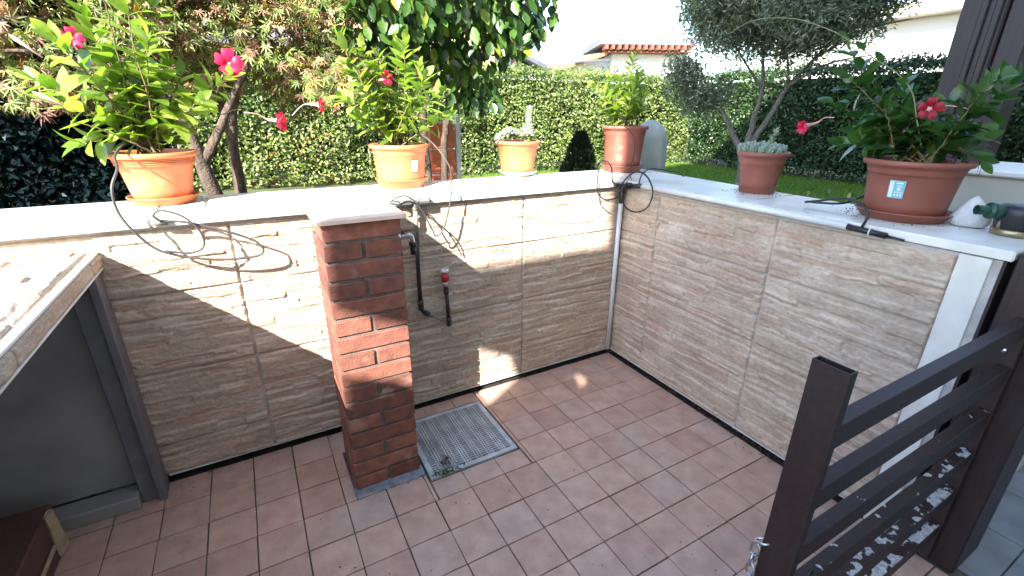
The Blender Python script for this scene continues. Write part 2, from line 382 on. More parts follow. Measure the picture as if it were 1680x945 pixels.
def leaf_cloud(name, P, D, N, L, W, m, parent=None, tint=None, shape=None, fold=.25):
    """many small leaves in one mesh. P base points, D directions, N face normals"""
    n = len(P); D = unit(D); S = unit(np.cross(D, N)); Nn = unit(np.cross(S, D))
    L = np.broadcast_to(L, (n,)).reshape(-1, 1); W = np.broadcast_to(W, (n,)).reshape(-1, 1)
    if shape is None: # rhombic leaf folded at its midrib
        sv = np.array([[0, 0, 0], [.45, .5, fold], [1, 0, -.05], [.45, -.5, fold]]); sf = np.array([[0, 1, 2], [0, 2, 3]])
    else: sv, sf = shape
    V = P[:, None, :]+D[:, None, :]*(sv[None, :, 0:1]*L[:, None])+S[:, None, :]*(sv[None, :, 1:2]*W[:, None])+Nn[:, None, :]*(sv[None, :, 2:3]*W[:, None])
    k = len(sv); F = (sf[None]+np.arange(n)[:, None, None]*k).reshape(-1, sf.shape[1])
    if tint is None: tint = RNG.random(n)
    o = link(name, fast_mesh(name, V.reshape(-1, 3), F, m, np.repeat(tint, k)), parent)
    o['kind'] = 'stuff'; return o
def leaf_matrix(p, d, nrm, L, W=None):
    d = Vector(d).normalized(); s = d.cross(Vector(nrm))
    if s.length < 1e-4: s = d.cross(Vector((.3, .2, .9)))
    s.normalize(); u = s.cross(d); W = W or L
    Mx = Matrix((d*L, s*W, u*W)).transposed().to_4x4(); Mx.translation = Vector(p); return Mx
def ovate(name, m, width=.45, bend=.12, fold=.10, tip=1.0, nseg=5):
    """a leaf of length 1 along x: 2 x nseg quads, folded at the midrib and bent down to its tip"""
    vs = []; fs = []
    for i in range(nseg+1):
        t = i/nseg; wd = width*.5*math.sin(math.pi*min(1, t**.8*.985+.015))**.8*(1 if t < .97 else .1)
        z = -bend*(t**2)*1.6+bend*.5*t
        vs += [(t, wd, z+fold*wd*2), (t, 0, z), (t, -wd, z+fold*wd*2)]
    for i in range(nseg):
        a = i*3; fs += [(a, a+1, a+4, a+3), (a+1, a+2, a+5, a+4)]
    mb = MB(); mb.add(vs, fs); return mb.mesh(name, m, True)

# ================================================================= GROUND
UT = .15
fl = MB(); fl.box(-9, -2.4, -.10, .955, .66, -.010); floor_o = tag(fl.build('terrace_floor', MT['grout']), kind='structure')
variants = []
for k in range(6):
    mb = MB(); h = .0735+random.uniform(-.0006, .0004)
    mb.box(-h+.0004*k % .001, -h, -.008, h, h, 0, .0016)
    variants.append(mb.mesh('tile', MT['tile']))
PIL = (-.705, .175, -.44, .44); GR = (-.432, .104, -.020, .516)
def overl(x0, y0, x1, y1, B): return x0 < B[2]-.003 and x1 > B[0]+.003 and y0 < B[3]-.003 and y1 > B[1]+.003
ntile = 0
for c in range(-12, 6):
    for r in range(-8, 4):
        x0, y0 = c*UT, r*UT; x1, y1 = x0+UT, y0+UT
        if y1 < -1.25: continue
        if overl(x0, y0, x1, y1, GR) or overl(x0, y0, x1, y1, PIL):
            # tile cut round the grate or the pillar: the remaining strips
            rects = [(x0, y0, x1, y1)]
            for B in (GR, PIL):
                nr = []
                for a in rects:
                    if not overl(*a, B): nr.append(a); continue
                    if a[0] < B[0]-.009: nr.append((a[0], a[1], B[0]-.004, a[3]))
                    if a[2] > B[2]+.009: nr.append((B[2]+.004, a[1], a[2], a[3]))
                    xm0, xm1 = max(a[0], B[0]), min(a[2], B[2])
                    if a[1] < B[1]-.009: nr.append((xm0, a[1], xm1, B[1]-.004))
                    if a[3] > B[3]+.009: nr.append((xm0, B[3]+.004, xm1, a[3]))
                rects = nr
            for a in rects:
                if a[2]-a[0] < .007 or a[3]-a[1] < .007: continue
                mb = MB(); mb.box(a[0]+.0012, a[1]+.0012, -.008, a[2]-.0012, a[3]-.0012, 0, .0014); mb.build('tile', MT['tile'], floor_o)
            continue
        o = link('tile', random.choice(variants), floor_o, loc=((x0+x1)/2+random.uniform(-.0008, .0008), (y0+y1)/2+random.uniform(-.0008, .0008), random.uniform(-.0012, .0006)))
        o.rotation_euler = (random.uniform(-.003, .003), random.uniform(-.003, .003), random.choice((0, 1, 2, 3))*math.pi/2+random.uniform(-.006, .006)); ntile += 1
# paving beyond the gate
pv = MB(); pv.box(.958, -12, -.10, 14, -.50, -.012); pave = tag(pv.build('pavement', MT['grout']), kind='structure')
mb = MB(); mb.box(-.148, -.148, -.01, .148, .148, -.002, .0015); pm_ = mb.mesh('paving_tile', MT['pave'])
for i in range(16):
    for j in range(7):
        x = 1.11+i*.30+.0; y = -.72-j*.30
        if x < 1.3 and y > -.9: continue
        link('paving_tile', pm_, pave, loc=(x, y, random.uniform(-.001, .0005)))
# dirt in the open gap along the walls
for bx, nm in (((.905, -.95, -.02, .975, .60, -.004), 0), ((-3, .602, -.02, .905, .66, -.004), 1)):
    mb = MB(); mb.box(*bx); tag(mb.build('soil_strip', MT['soil'], None), kind='structure')
# garden ground, half a metre above the terrace, out to the horizon
gp = [(-60, 1.0), (1.30, 1.0), (1.30, -.40), (60, -.40), (300, -300), (300, 400), (-300, 400), (-300, 1.0)]
prism([(-300, .98), (1.30, .98), (1.30, -.42), (300, -.42), (300, 400), (-300, 400)], [], 'z', .30, .5, MT['lawn'], 'garden_ground')
tag(bpy.data.objects['garden_ground'], kind='structure')
mb = MB(); mb.box(-300, -300, -.30, 300, 1.2, -.12); tag(mb.build('ground', MT['soil']), kind='structure')

# ================================================================= STONE CLAD WALLS
def vnoise(x, y, seed):
    r = np.random.default_rng(seed); T = r.random((64, 64))
    xi = np.floor(x).astype(int); yi = np.floor(y).astype(int); fx = x-xi; fy = y-yi
    fx = fx*fx*(3-2*fx); fy = fy*fy*(3-2*fy); g = lambda a, b: T[a % 64, b % 64]
    return (g(xi, yi)*(1-fx)+g(xi+1, yi)*fx)*(1-fy)+(g(xi, yi+1)*(1-fx)+g(xi+1, yi+1)*fx)*fy
PWID, PHEI, GS = .612, .302, .0032
NU, NV = int(PWID/GS)+1, int(PHEI/GS)+1
def relief(seed):
    r = np.random.default_rng(seed)
    u = np.linspace(0, PWID, NU); v = np.linspace(0, PHEI, NV); Ug, Vg = np.meshgrid(u, v, indexing='ij')
    Vw = Vg+.0105*(vnoise(Ug*11, Vg*14, seed+1)-.5)+.003*(vnoise(Ug*50, Vg*50, seed+2)-.5)
    edges = [0]
    while edges[-1] < PHEI+.02: edges.append(edges[-1]+r.choice([.009, .014, .019, .025, .033, .042]))
    edges = np.array(edges)
    row = np.clip(np.searchsorted(edges, Vw, side='right')-1, 0, len(edges)-2)
    H = np.zeros_like(Ug); Tn = np.zeros_like(Ug)
    for k in range(len(edges)-1):
        m_ = row == k
        if not m_.any(): continue
        xs = [-r.random()*.1]
        while xs[-1] < PWID+.05: xs.append(xs[-1]+r.uniform(.06, .26))
        xs = np.array(xs); Uw = Ug+.010*(vnoise(Ug*40+9*k, Vg*60, seed+3)-.5)
        ci = np.clip(np.searchsorted(xs, Uw, side='right')-1, 0, len(xs)-2)
        hh = r.random(len(xs))*.0088; tl = (r.random(len(xs))-.5)*.10; tt = r.random(len(xs)); tv = r.uniform(-.05, .22, len(xs))
        du = Ug-xs[ci]; dv = Vw-edges[k]
        H[m_] = (hh[ci]+tl[ci]*(du-.05)*.5+tv[ci]*dv)[m_]; Tn[m_] = tt[ci][m_]
        # thin dark crevices where two stones meet
        gap = np.minimum(np.abs(Uw-xs[ci]), np.abs(xs[ci+1]-Uw)); H[m_] -= (.0012*np.exp(-(gap/.0022)**2))[m_]
    gv = np.min(np.abs(Vw[..., None]-edges[None, None, :]), axis=-1); H -= .0014*np.exp(-(gv/.0018)**2)
    ridg = np.abs(vnoise(Ug*26+Vg*30, Vg*58+Ug*6, seed+4)-.5); H += .0046*(.25-ridg)
    H += .0022*(vnoise(Ug*90, Vg*160, seed+5)-.5)+.0045*(vnoise(Ug*9, Vg*16, seed+6)-.5)
    Hp = np.pad(H, 1, mode='edge'); H = (4*H+Hp[:-2, 1:-1]+Hp[2:, 1:-1]+Hp[1:-1, :-2]+Hp[1:-1, 2:])/8; lo_ = np.minimum(np.roll(H, 3, 0), np.roll(H, -3, 0)); H = np.maximum(H, np.minimum(lo_, H+.003))
    e = np.minimum.reduce([Ug, PWID-Ug, Vg, PHEI-Vg]); H = (H+.004)*np.clip(e/.004, 0, 1)
    H = np.where(e > .003, np.maximum(H, .0018), H); return u, v, H, Tn
REL = [relief(100+17*k) for k in range(5)]
def panel(parent, variant, org, U, V, N, w_, h_, u_off=0, v_off=0):
    """one stone-look wall tile, cut to w x h from the left / bottom (u_off, v_off)"""
    u, v, H, Tn = REL[variant]
    iu = np.where((u >= u_off-1e-6) & (u <= u_off+w_+1e-6))[0]; iv = np.where((v >= v_off-1e-6) & (v <= v_off+h_+1e-6))[0]
    a, b = len(iu), len(iv); H2 = H[np.ix_(iu, iv)].copy(); T2 = Tn[np.ix_(iu, iv)]
    H2[0, :] = H2[-1, :] = 0; H2[:, 0] = H2[:, -1] = 0
    uu = (u[iu]-u[iu][0]); vv = (v[iv]-v[iv][0]); uu = uu*(w_/uu[-1]); vv = vv*(h_/vv[-1])
    Ug, Vg = np.meshgrid(uu, vv, indexing='ij'); U, V, N = map(np.array, (U, V, N)); org = np.array(org)
    P = org+Ug[..., None]*U+Vg[..., None]*V+H2[..., None]*N
    idx = np.arange(a*b).reshape(a, b)
    F = np.stack([idx[:-1, :-1], idx[1:, :-1], idx[1:, 1:], idx[:-1, 1:]], -1).reshape(-1, 4)
    # back skirt gives the tile its thickness
    per = np.concatenate([idx[:, 0], idx[-1, 1:], idx[-2::-1, -1], idx[0, -2:0:-1]])
    Pf = P.reshape(-1, 3); back = Pf[per]-N*.012; nb = len(Pf); m_ = len(per)
    sk = np.stack([per, nb+np.arange(m_), nb+(np.arange(m_)+1) % m_, np.roll(per, -1)], -1)
    me = fast_mesh('stone_panel', np.vstack([Pf, back]), np.vstack([F, sk]), MT['stone'], np.concatenate([T2.ravel(), T2.ravel()[per]]))
    return link('stone_panel', me, parent)
XB, YA, ZB = .908, .605, .037
rows_ = [(ZB, .170, .302-.133), (.173, .475, 0), (.478, .780, 0), (.783, 1.008, 0)]
def cols(a, b, joints):
    js = sorted(j for j in joints if a < j < b); e = [a]+js+[b]; return [(e[i]+(.0015 if i else 0), e[i+1]-(.0015 if i < len(e)-2 else 0)) for i in range(len(e)-1)]
wallA = empty('garden_wall', (-.9, .64, 0), "long stone-clad garden wall at the back of the terrace under pots one behind the brick pillar", 'wall')
wallA['label'] = "long back wall clad in beige split stone, behind the brick pillar, part sunlit and part shaded"
mb = MB(); mb.box(-3.2, .6041, .05, 1.30, .97, 1.018); mb.build('wall_core', MT['joint'], wallA)
mb = MB(); mb.box(-3.2, .655, -.05, .97, .97, .049); mb.build('wall_footing', MT['render'], wallA)
ja = [.274-.616*k for k in range(6)]+[.89]; ja.sort(); k = 0
for (z0, z1, vo) in rows_:
    for (a, b) in cols(-3.04, .900, ja):
        w_ = b-a; uo = 0 if w_ < .1 else max(0, PWID-w_) if a < -3 else 0
        panel(wallA, (k*2+1) % 5, (a, YA, z0), (1, 0, 0), (0, 0, 1), (0, -1, 0), min(w_, PWID), z1-z0, 0, vo); k += 1
wallB = empty('garden_wall', (XB+.2, -.2, 0), "short right-hand wall clad in beige split stone, all in shade, ending at a white post", 'wall')
mb = MB(); mb.box(.9071, -.925, .05, 1.29, .6035, 1.018); mb.build('wall_core', MT['joint'], wallB)
mb = MB(); mb.box(.965, -.925, -.05, 1.29, .65, .049); mb.build('wall_footing', MT['render'], wallB)
jb = [.332, -.284]
for (z0, z1, vo) in rows_:
    for (a, b) in cols(-.830, .603, jb):
        panel(wallB, (k*3+2) % 5, (XB, b, z0), (0, -1, 0), (0, 0, 1), (-1, 0, 0), min(b-a, PWID), z1-z0, 0, vo); k += 1
mb = MB(); mb.box(.900, -.905, .0, .927, -.832, 1.018, .002); mb.build('end_trim', MT['coping'], wallB)
mb = MB(); mb.box(.9045, -.934, .0, 1.22, -.9265, 1.019, .001); mb.build('end_face', MT['brown'], wallB)
# thin metal edge under the tiles
mb = MB(); mb.box(-1.34, .596, .031, .906, .606, .0355); mb.build('bottom_trim', MT['pvc'], wallA)
mb = MB(); mb.box(.900, -.83, .031, .909, .600, .0355); mb.build('bottom_trim', MT['pvc'], wallB)
# coping stones (mitred at the corner)
YI, XI, ZC0, ZC1 = .566, .893, 1.022, 1.050
def coping(poly, wall):
    import bmesh
    o = prism(poly, [], 'z', ZC0, ZC1, MT['coping'], 'coping_stone', wall)
    bm = bmesh.new(); bm.from_mesh(o.data); es = [e for e in bm.edges if len(e.link_faces) == 2 and e.calc_face_angle(0) > .5]
    bmesh.ops.bevel(bm, geom=es, offset=.003, segments=2, affect='EDGES'); bm.to_mesh(o.data); bm.free(); return o
g_ = .0012
coping([(-3.2, YI), (-1.175-g_, YI), (-1.175-g_, 1.02), (-3.2, 1.02)], wallA)
coping([(-1.175+g_, YI), (-.06-g_, YI), (-.06-g_, 1.02), (-1.175+g_, 1.02)], wallA)
coping([(-.06+g_, YI), (XI-g_*1.5, YI), (1.37-g_*1.5, 1.02), (-.06+g_, 1.02)], wallA)
coping([(XI+g_*1.5, YI), (XI+g_*1.5, -.11), (1.27, -.11), (1.37+g_*1.5, 1.02)], wallB)
coping([(XI+g_*1.5, -.114), (XI+g_*1.5, -.945), (1.245, -.945), (1.27, -.114)], wallB)

# ================================================================= BRICK PILLAR
pil = empty('brick_pillar', (-.575, .31, 0), "square red brick pillar with a flat terracotta cap in front of the back wall", 'pillar')
mb = MB(); mb.box(-.692, .196, 0, -.458, .424, 1.055); mb.build('mortar_core', MT['mortar'], pil)
PX0, PX1, PY0, PY1 = -.700, -.450, .186, .434; CH = 1.060/16
def brick_mesh(lx, ly, sd):
    r_ = random.Random(sd); mb = MB(); mb.box(-lx/2, -ly/2, 0, lx/2, ly/2, CH-.0115, .0022)
    mb.v = [(x+r_.uniform(-.0008, .0008), y+r_.uniform(-.0008, .0008), z+r_.uniform(-.0006, .0006)) for x, y, z in mb.v]
    return mb.mesh('brick', MT['brick'])
bl = [brick_mesh(.250, .119, s) for s in range(4)]; bh = [brick_mesh(.119, .248, s) for s in range(4)]
for c in range(16):
    z = 1.060-(c+1)*CH+.008; xx = random.uniform(-.0015, .0015)
    if c % 2 == 0:
        for y in (PY0+.0595, PY1-.0595): link('brick', random.choice(bl), pil, loc=((PX0+PX1)/2+xx, y, z)).rotation_euler = (0, 0, random.uniform(-.004, .004))
    else:
        for x in (PX0+.0595, PX1-.0595): link('brick', random.choice(bh), pil, loc=(x+xx, (PY0+PY1)/2, z)).rotation_euler = (0, 0, random.uniform(-.004, .004))
mb = MB(); mb.box(-.716, .164, 1.0605, -.432, .585, 1.0745, .001); mb.build('pillar_cap', MT['cap'], pil)
mb = MB(); pts = []
for t in np.linspace(0, 1, 26): pts.append((PX0-.012+t*.275, PY0-.010-.006*random.random(), .001))
vs = []; fs = []
for i, p in enumerate(pts):
    d_ = .012+.022*abs(math.sin(i*1.3))*random.random()+.012*(i/26)
    vs += [(p[0], p[1]-d_, .0015), (p[0], p[1]+.008, .006), (p[0], PY0+.012, .012)]
for i in range(len(pts)-1): a = i*3; fs += [(a, a+3, a+4, a+1), (a+1, a+4, a+5, a+2)]
mb.add(vs, fs); mb.build('mortar_smear', mat('blue grey mortar smear', (.24, .25, .27), .95, (.13, .135, .15), 30, .6, .004), pil, True)

# ================================================================= DRAIN GRATE
gr = empty('drain_grate', (-.226, .31, 0), "square pale grey slotted drain grate set in the floor right of the pillar", 'drain grate')
gx0, gy0, gx1, gy1 = -.426, .110, -.026, .510
mb = MB(); fwd = .022
for b_ in ((gx0, gy0, gx0+fwd, gy1), (gx1-fwd, gy0, gx1, gy1), (gx0+fwd, gy0, gx1-fwd, gy0+fwd), (gx0+fwd, gy1-fwd, gx1-fwd, gy1)): mb.box(b_[0], b_[1], -.008, b_[2], b_[3], .0035, .001)
mb.build('frame', MT['grate'], gr)
ribs = []; x = gx0+fwd; wpat = [.036, .010, .010]*7; x = gx0+fwd; rr_ = []
seq = []; total = gx1-gx0-2*fwd; pat = []; 
for k in range(6): pat += [.034, .0085, .0085]
pat += [.034]; sc_ = (total-(len(pat)-1)*.0048)/sum(pat)
for k, p in enumerate(pat[:-1]):
    x += p*sc_; rb = MB(); rb.box(x, gy0+fwd, -.006, x+.0048, gy1-fwd, .0028); rr_.append(rb); x += .0048
for rb in rr_: rb.build('rib', MT['grate'], gr)
bars = MB(); n_b = 27; st = (gy1-gy0-2*fwd)/n_b
for k in range(1, n_b): y = gy0+fwd+k*st; bars.box(gx0+fwd, y-.0021, -.0055, gx1-fwd, y+.0021, .0020)
o = bars.build('bars', MT['grate'], gr); o['kind'] = 'stuff'
mb = MB(); mb.box(gx0, gy0, -.0095, gx1, gy1, -.009); mb.build('sump', mat('near-black sump', (.006, .006, .007), .9, (.003, .003, .003), 20, .2), gr)  # flat near-black sheet just below the bars

def sprig(name, label, cx, cy, n, size, m, spread, z=.004, cat='weed'):
    P = np.stack([cx+RNG.normal(0, spread[0], n), cy+RNG.normal(0, spread[1], n), z+RNG.random(n)*.012], -1)
    D = np.stack([RNG.normal(0, 1, n), RNG.normal(0, 1, n), RNG.random(n)*.7], -1); N = RNG.normal(0, .4, (n, 3))+np.array([0, 0, 1])
    o = leaf_cloud(name, P, D, N, size*(.6+.8*RNG.random(n)), size*.3, m); tag(o, label, cat); del o['kind']; return o
sprig('weed', "small green weed lying across the near edge of the drain grate", -.345, .112, 40, .026, MT['weed'], (.045, .008))
sprig('weed', "brown withered weed clump on the slots of the drain grate", -.335, .175, 26, .022, MT['dryleaf'], (.012, .012), cat='weed')
o = sprig('dry_leaves', "x", .925, -.35, 190, .026, MT['dryleaf'], (.014, .26), -.002); o['label'] = "dry leaves and dirt lying in the gap under the right wall"; o['category'] = 'dry leaves'; o['kind'] = 'stuff'

# ================================================================= COUNTER ON THE LEFT
ct = empty('stone_counter', (-1.7, 0, 0), "stone-topped counter along the left side with a dark grey panel beneath", 'counter')
CX, CZ = -1.335, .954
mb = MB(); mb.box(-3.0, -1.2, .905, CX-.006, .598, .946); mb.build('top_slab', MT['joint'], ct)
for i in range(3):
    for j in range(3):
        y1 = .596-j*.615; x0 = CX-.028-.302*(i+1)-i*.003
        panel(ct, (i+2*j) % 5, (x0, y1, .9475), (0, -1, 0), (1, 0, 0), (0, 0, 1), PWID, .302)
mb = MB(); mb.box(CX-.0255, -1.2, .9475, CX-.001, .598, CZ+.001, .002); mb.build('edge_trim', MT['coping'], ct)
for j, (ya, yb) in enumerate([(.475, .598), (-.14, .472), (-.76, -.143), (-1.2, -.763)]):
    mb = MB(); h_ = yb-ya; u, v, H, Tn = REL[j % 5]
    iu = np.where(u <= h_)[0]; iv = np.where(v <= .042)[0]; H2 = H[np.ix_(iu, iv)]*.6; H2[0] = H2[-1] = 0; H2[:, 0] = H2[:, -1] = 0
    uu = u[iu]*(h_/u[iu][-1]); vv = v[iv]*(.040/v[iv][-1]); Ug, Vg = np.meshgrid(uu, vv, indexing='ij')
    P = np.stack([CX-.004+H2, ya+Ug, .906+Vg], -1); ix = np.arange(P.shape[0]*P.shape[1]).reshape(P.shape[:2])
    F = np.stack([ix[:-1, :-1], ix[1:, :-1], ix[1:, 1:], ix[:-1, 1:]], -1).reshape(-1, 4)
    link('fascia_tile', fast_mesh('fascia_tile', P.reshape(-1, 3), F, MT['stone'], Tn[np.ix_(iu, iv)].ravel()), ct)
mb = MB(); mb.box(CX-.012, -1.2, .898, CX+.001, .598, .9045, .001); mb.build('edge_strip', MT['coping'], ct)
mb = MB(); mb.box(CX-.085, .520, .0, CX-.008, .590, .897, .003); mb.box(CX-.030, .500, .0, CX-.006, .5195, .897, .002); mb.build('corner_post', MT['post'], ct)
mb = MB(); mb.box(-3.0, .575, .06, CX-.0865, .5955, .903, .002); mb.build('back_panel', MT['darkpanel'], ct)
mb = MB(); mb.box(-3.0, .490, .0, CX-.0865, .5745, .055, .004); mb.build('plinth', MT['darkpanel'], ct)
mb = MB(); mb.box(-2.35, -1.2, .0, -2.30, .570, .903, .003); mb.build('side_panel', MT['darkpanel'], ct)
bx = empty('board_box', (-1.30, -.2, 0), "reddish brown board box with a splintered pale end strip, at the foot of the counter", 'box')
mb = MB(); mb.box(-1.98, .10, .0, -1.62, .44, .17, .004); mb.build('box_body', MT['box'], bx)
mb = MB(); mb.box(-1.618, .12, .06, -1.610, .35, .075, .002); mb.build('edge_batten', MT['pine'], bx)
mb = MB(); mb.box(-1.618, .36, .012, -1.607, .405, .175, .003); mb.v = [(x+random.uniform(-.004, .004), y+random.uniform(-.006, .006), z+random.uniform(-.005, .005)) for x, y, z in mb.v]; mb.build('end_strip', MT['pine'], bx)

# ================================================================= GATE
gt = empty('gate', (.43, -1.01, 0), "low brown steel gate with horizontal rails flaking to pale primer, right foreground", 'gate')
def tube_post(x0, y0, z0, x1, y1, z1, wl=.0025):
    mb = MB(); mb.box(x0, y0, z0, x0+wl, y1, z1); mb.box(x1-wl, y0, z0, x1, y1, z1); mb.box(x0+wl, y0, z0, x1-wl, y0+wl, z1); mb.box(x0+wl, y1-wl, z0, x1-wl, y1, z1)
    mb.box(x0+wl, y0+wl, z0, x1-wl, y1-wl, z1-.12); return mb
tube_post(-.071, -1.030, .03, -.049, -.968, 1.0).build('gate_post', MT['paint'], gt)
for k in range(6):
    z1 = .890-k*.142; mb = MB(); mb.box(-.0485, -1.0285, z1-.05, .868, -1.000, z1, .0015); mb.build('rail', MT['paint'], gt)
mb = MB(); mb.box(.8685, -1.032, .03, .905, -.972, 1.0, .002); mb.build('hinge_stile', MT['paint'], gt)
for z in (.86, .79, .30):
    mb = MB(); mb.lathe([(.0001, 0), (.006, 0), (.006, .004), (.0001, .006)], seg=10)
    mb.v = [(.9135-z_ if False else .8675-z_, -1.002+x_, z+y_) for x_, y_, z_ in mb.v]; mb.build('bolt', MT['steel'], gt)
gpst = empty('gate_pillar', (.99, -1.02, 0), "dark brown square gate pillar standing at the end of the right wall", 'post')
mb = MB(); mb.box(.908, -1.09, 0, 1.11, -.948, 1.045, .004); mb.build('pillar_shaft', MT['brown'], gpst)
for z in (.70, .745):
    mb = MB(); mb.lathe([(.0001, 0), (.0055, 0), (.005, .004), (.0001, .005)], seg=10)
    mb.v = [(.9075-z_, -.985+x_, z+y_) for x_, y_, z_ in mb.v]; mb.build('bolt', MT['steel'], gpst)
ch = empty('chain', (-.08, -1.0, .55), "short zinc chain looped round the free post of the gate", 'chain')
def torus_link(c, ax, rx=.0095, ry=.0155, r=.0026):
    a, b = Vector(ax[0]).normalized(), Vector(ax[1]).normalized()
    mb = MB(); mb.tube([Vector(c)+a*math.cos(t)*rx+b*math.sin(t)*ry for t in np.linspace(0, 2*math.pi, 14, endpoint=False)], r, 8, True); return mb
cl = [((-.079, -.955, .652), ((1, 0, 0), (0, 1, -.5))), ((-.086, -.948, .628), ((0, 1, 0), (.1, 0, 1))), ((-.088, -.948, .600), ((1, .2, 0), (0, 0, 1))), ((-.088, -.950, .572), ((0, 1, 0), (0, 0, 1))), ((-.086, -.952, .543), ((1, .2, 0), (0, 0, 1))),
      ((-.040, -1.035, .622), ((1, 0, 0), (.2, 0, 1))), ((-.036, -1.036, .594), ((0, 1, 0), (0, 0, 1)))]
cl = [((c[0]+.0105, c[1]-.012, c[2]-.082), ax) for c, ax in cl]
for i, (c, ax) in enumerate(cl): torus_link(c, ax).build('link', MT['steel'] if i < 5 else MT['black'], ch, True)

# ================================================================= PIPES, TAPS, DRIP HOSES
def hose(name, pts, r, m, label, cat='hose', closed=False, n=8):
    mb = MB(); mb.tube(smooth_path(pts, n, closed), r, 8, closed); return tag(mb.build(name, m, None, True), label, cat)
wt = empty('water_pipe', (-.28, .57, .45), "black water pipe with a bent foot and two taps beside the brick pillar", 'pipe')
mb = MB(); mb.tube([(-.278, .560, 1.012), (-.278, .562, .86)], .0105, 12); mb.build('upper_sleeve', MT['pegrey'], wt, True)
mb = MB(); mb.tube([(-.278, .562, .865), (-.281, .566, .77), (-.280, .568, .585)], .0095, 12); mb.build('riser', MT['pe'], wt, True)
mb = MB(); mb.tube([(-.280, .568, .590), (-.279, .568, .545)], .0135, 12); mb.tube([(-.279, .568, .548), (-.262, .567, .520)], .010, 10); mb.tube([(-.262, .567, .524), (-.245, .566, .512)], .0125, 10); mb.build('elbow', MT['pe'], wt, True)
mb = MB(); mb.tube([(-.245, .566, .512), (-.155, .562, .452)], .0055, 8); mb.build('link_pipe', MT['pegrey'], wt, True)
mb = MB(); mb.tube([(-.150, .562, .436), (-.150, .562, .480)], .0125, 12); mb.build('foot_elbow', MT['pe'], wt, True)
mb = MB(); mb.tube([(-.150, .562, .47), (-.156, .561, .60)], .0090, 12); mb.tube([(-.156, .561, .600), (-.157, .561, .622)], .0125, 12); mb.tube([(-.157, .561, .622), (-.158, .561, .640)], .010, 12); mb.build('standpipe', MT['pe'], wt, True)
mb = MB(); mb.tube([(-.158, .561, .640), (-.159, .561, .662)], .0135, 12); mb.build('steel_collar', MT['steel'], wt, True)
mb = MB(); mb.lathe([(.010, -.002), (.0175, 0), (.018, .022), (.0165, .026)], (-.160, .560, .664), 16); mb.lathe([(.0165, .026), (.0125, .0265), (.012, .046), (.0115, .0462)], (-.160, .560, .664), 16); mb.build('red_nozzle', MT['red'], wt, True)
mb = MB(); mb.lathe([(.0165, 0), (.0175, .002), (.0175, .009), (.015, .011), (.009, .011), (.008, .004), (.001, .004)], (-.160, .560, .7085), 16); mb.build('nozzle_ring', MT['pvc'], wt, True)
tp = empty('tap', (-.33, .50, .90), "small steel garden tap with a rust-coloured lever on the right side of the brick pillar", 'tap')
mb = MB(); mb.tube([(-.449, .34, .955), (-.405, .34, .955)], .010, 12); mb.tube(smooth_path([(-.407, .34, .955), (-.385, .345, .955), (-.368, .35, .946), (-.362, .352, .920)], 5), .0100, 12); mb.build('spout', MT['steel'], tp, True)
mb = MB(); mb.tube([(-.420, .34, .955), (-.412, .34, .955)], .016, 6); mb.build('wall_nut', MT['steel'], tp)
mb = MB(); mb.tube([(-.362, .352, .924), (-.362, .352, .906)], .0150, 8); mb.tube([(-.362, .352, .908), (-.361, .353, .876)], .0115, 12); mb.build('hose_connector', MT['pe'], tp, True)
mb = MB(); mb.tube([(-.402, .342, .955), (-.402, .342, .976)], .007, 10); mb.box(-.420, .322, .975, -.372, .352, .981, .002); mb.build('lever', MT['brick'], tp)
tee = empty('pipe_tee', (-.29, .545, 1.035), "grey dusty T-fitting under the coping just right of the pillar cap", 'pipe fitting')
mb = MB(); mb.tube([(-.345, .549, 1.040), (-.215, .549, 1.040)], .0105, 12); mb.build('run', MT['pegrey'], tee, True)
mb = MB(); mb.tube([(-.335, .549, 1.040), (-.300, .549, 1.040)], .015, 10); mb.build('nut', MT['pegrey'], tee)
mb = MB(); mb.tube([(-.262, .549, 1.040), (-.222, .549, 1.040)], .015, 10); mb.build('nut', MT['pegrey'], tee)
mb = MB(); mb.tube(smooth_path([(-.280, .549, 1.04), (-.279, .556, 1.026), (-.278, .560, 1.004)], 4), .0125, 12); mb.build('branch', MT['pegrey'], tee, True)
mb = MB(); mb.tube([(-.40, .546, 1.056), (-.345, .549, 1.042)], .004, 8); mb.build('barb', MT['pegrey'], tee, True)
# corner
cp = empty('conduit', (.862, .57, 0), "upright white pvc conduit in the corner of the two stone walls", 'pipe')
mb = MB(); mb.tube([(.872, .577, .045), (.872, .577, .93)], .0125, 14); mb.build('white_tube', MT['pvc'], cp, True)
mb = MB(); mb.tube([(.872, .577, .93), (.870, .573, 1.01)], .0105, 12); mb.tube([(.872, .577, .96), (.871, .575, .99)], .0145, 12); mb.build('black_tube', MT['pe'], cp, True)
cj = empty('hose_junction', (.86, .53, 1.03), "black hose junction clustered under the corner of the coping", 'pipe fitting')
mb = MB(); mb.tube([(.775, .524, 1.040), (.862, .522, 1.030)], .012, 12); mb.build('left_arm', MT['pe'], cj, True)
mb = MB(); mb.tube([(.872, .520, 1.030), (.880, .435, 1.042)], .012, 12); mb.build('right_arm', MT['pe'], cj, True)
mb = MB(); mb.tube([(.868, .566, 1.008), (.866, .522, 1.034)], .015, 12); mb.tube([(.852, .522, 1.034), (.876, .520, 1.030)], .017, 12); mb.build('cross_body', MT['pe'], cj, True)
cb = empty('conduit', (.88, 0, 1.03), "long white pvc conduit clipped along the coping of the right wall", 'pipe')
mb = MB(); mb.tube([(.880, .440, 1.040), (.880, -.535, 1.036)], .0125, 14); mb.build('white_tube', MT['pvc'], cb, True)
bt = empty('drip_manifold', (.88, -.6, 1.03), "black capped drip pipe end under the coping below the large shaded pot", 'pipe')
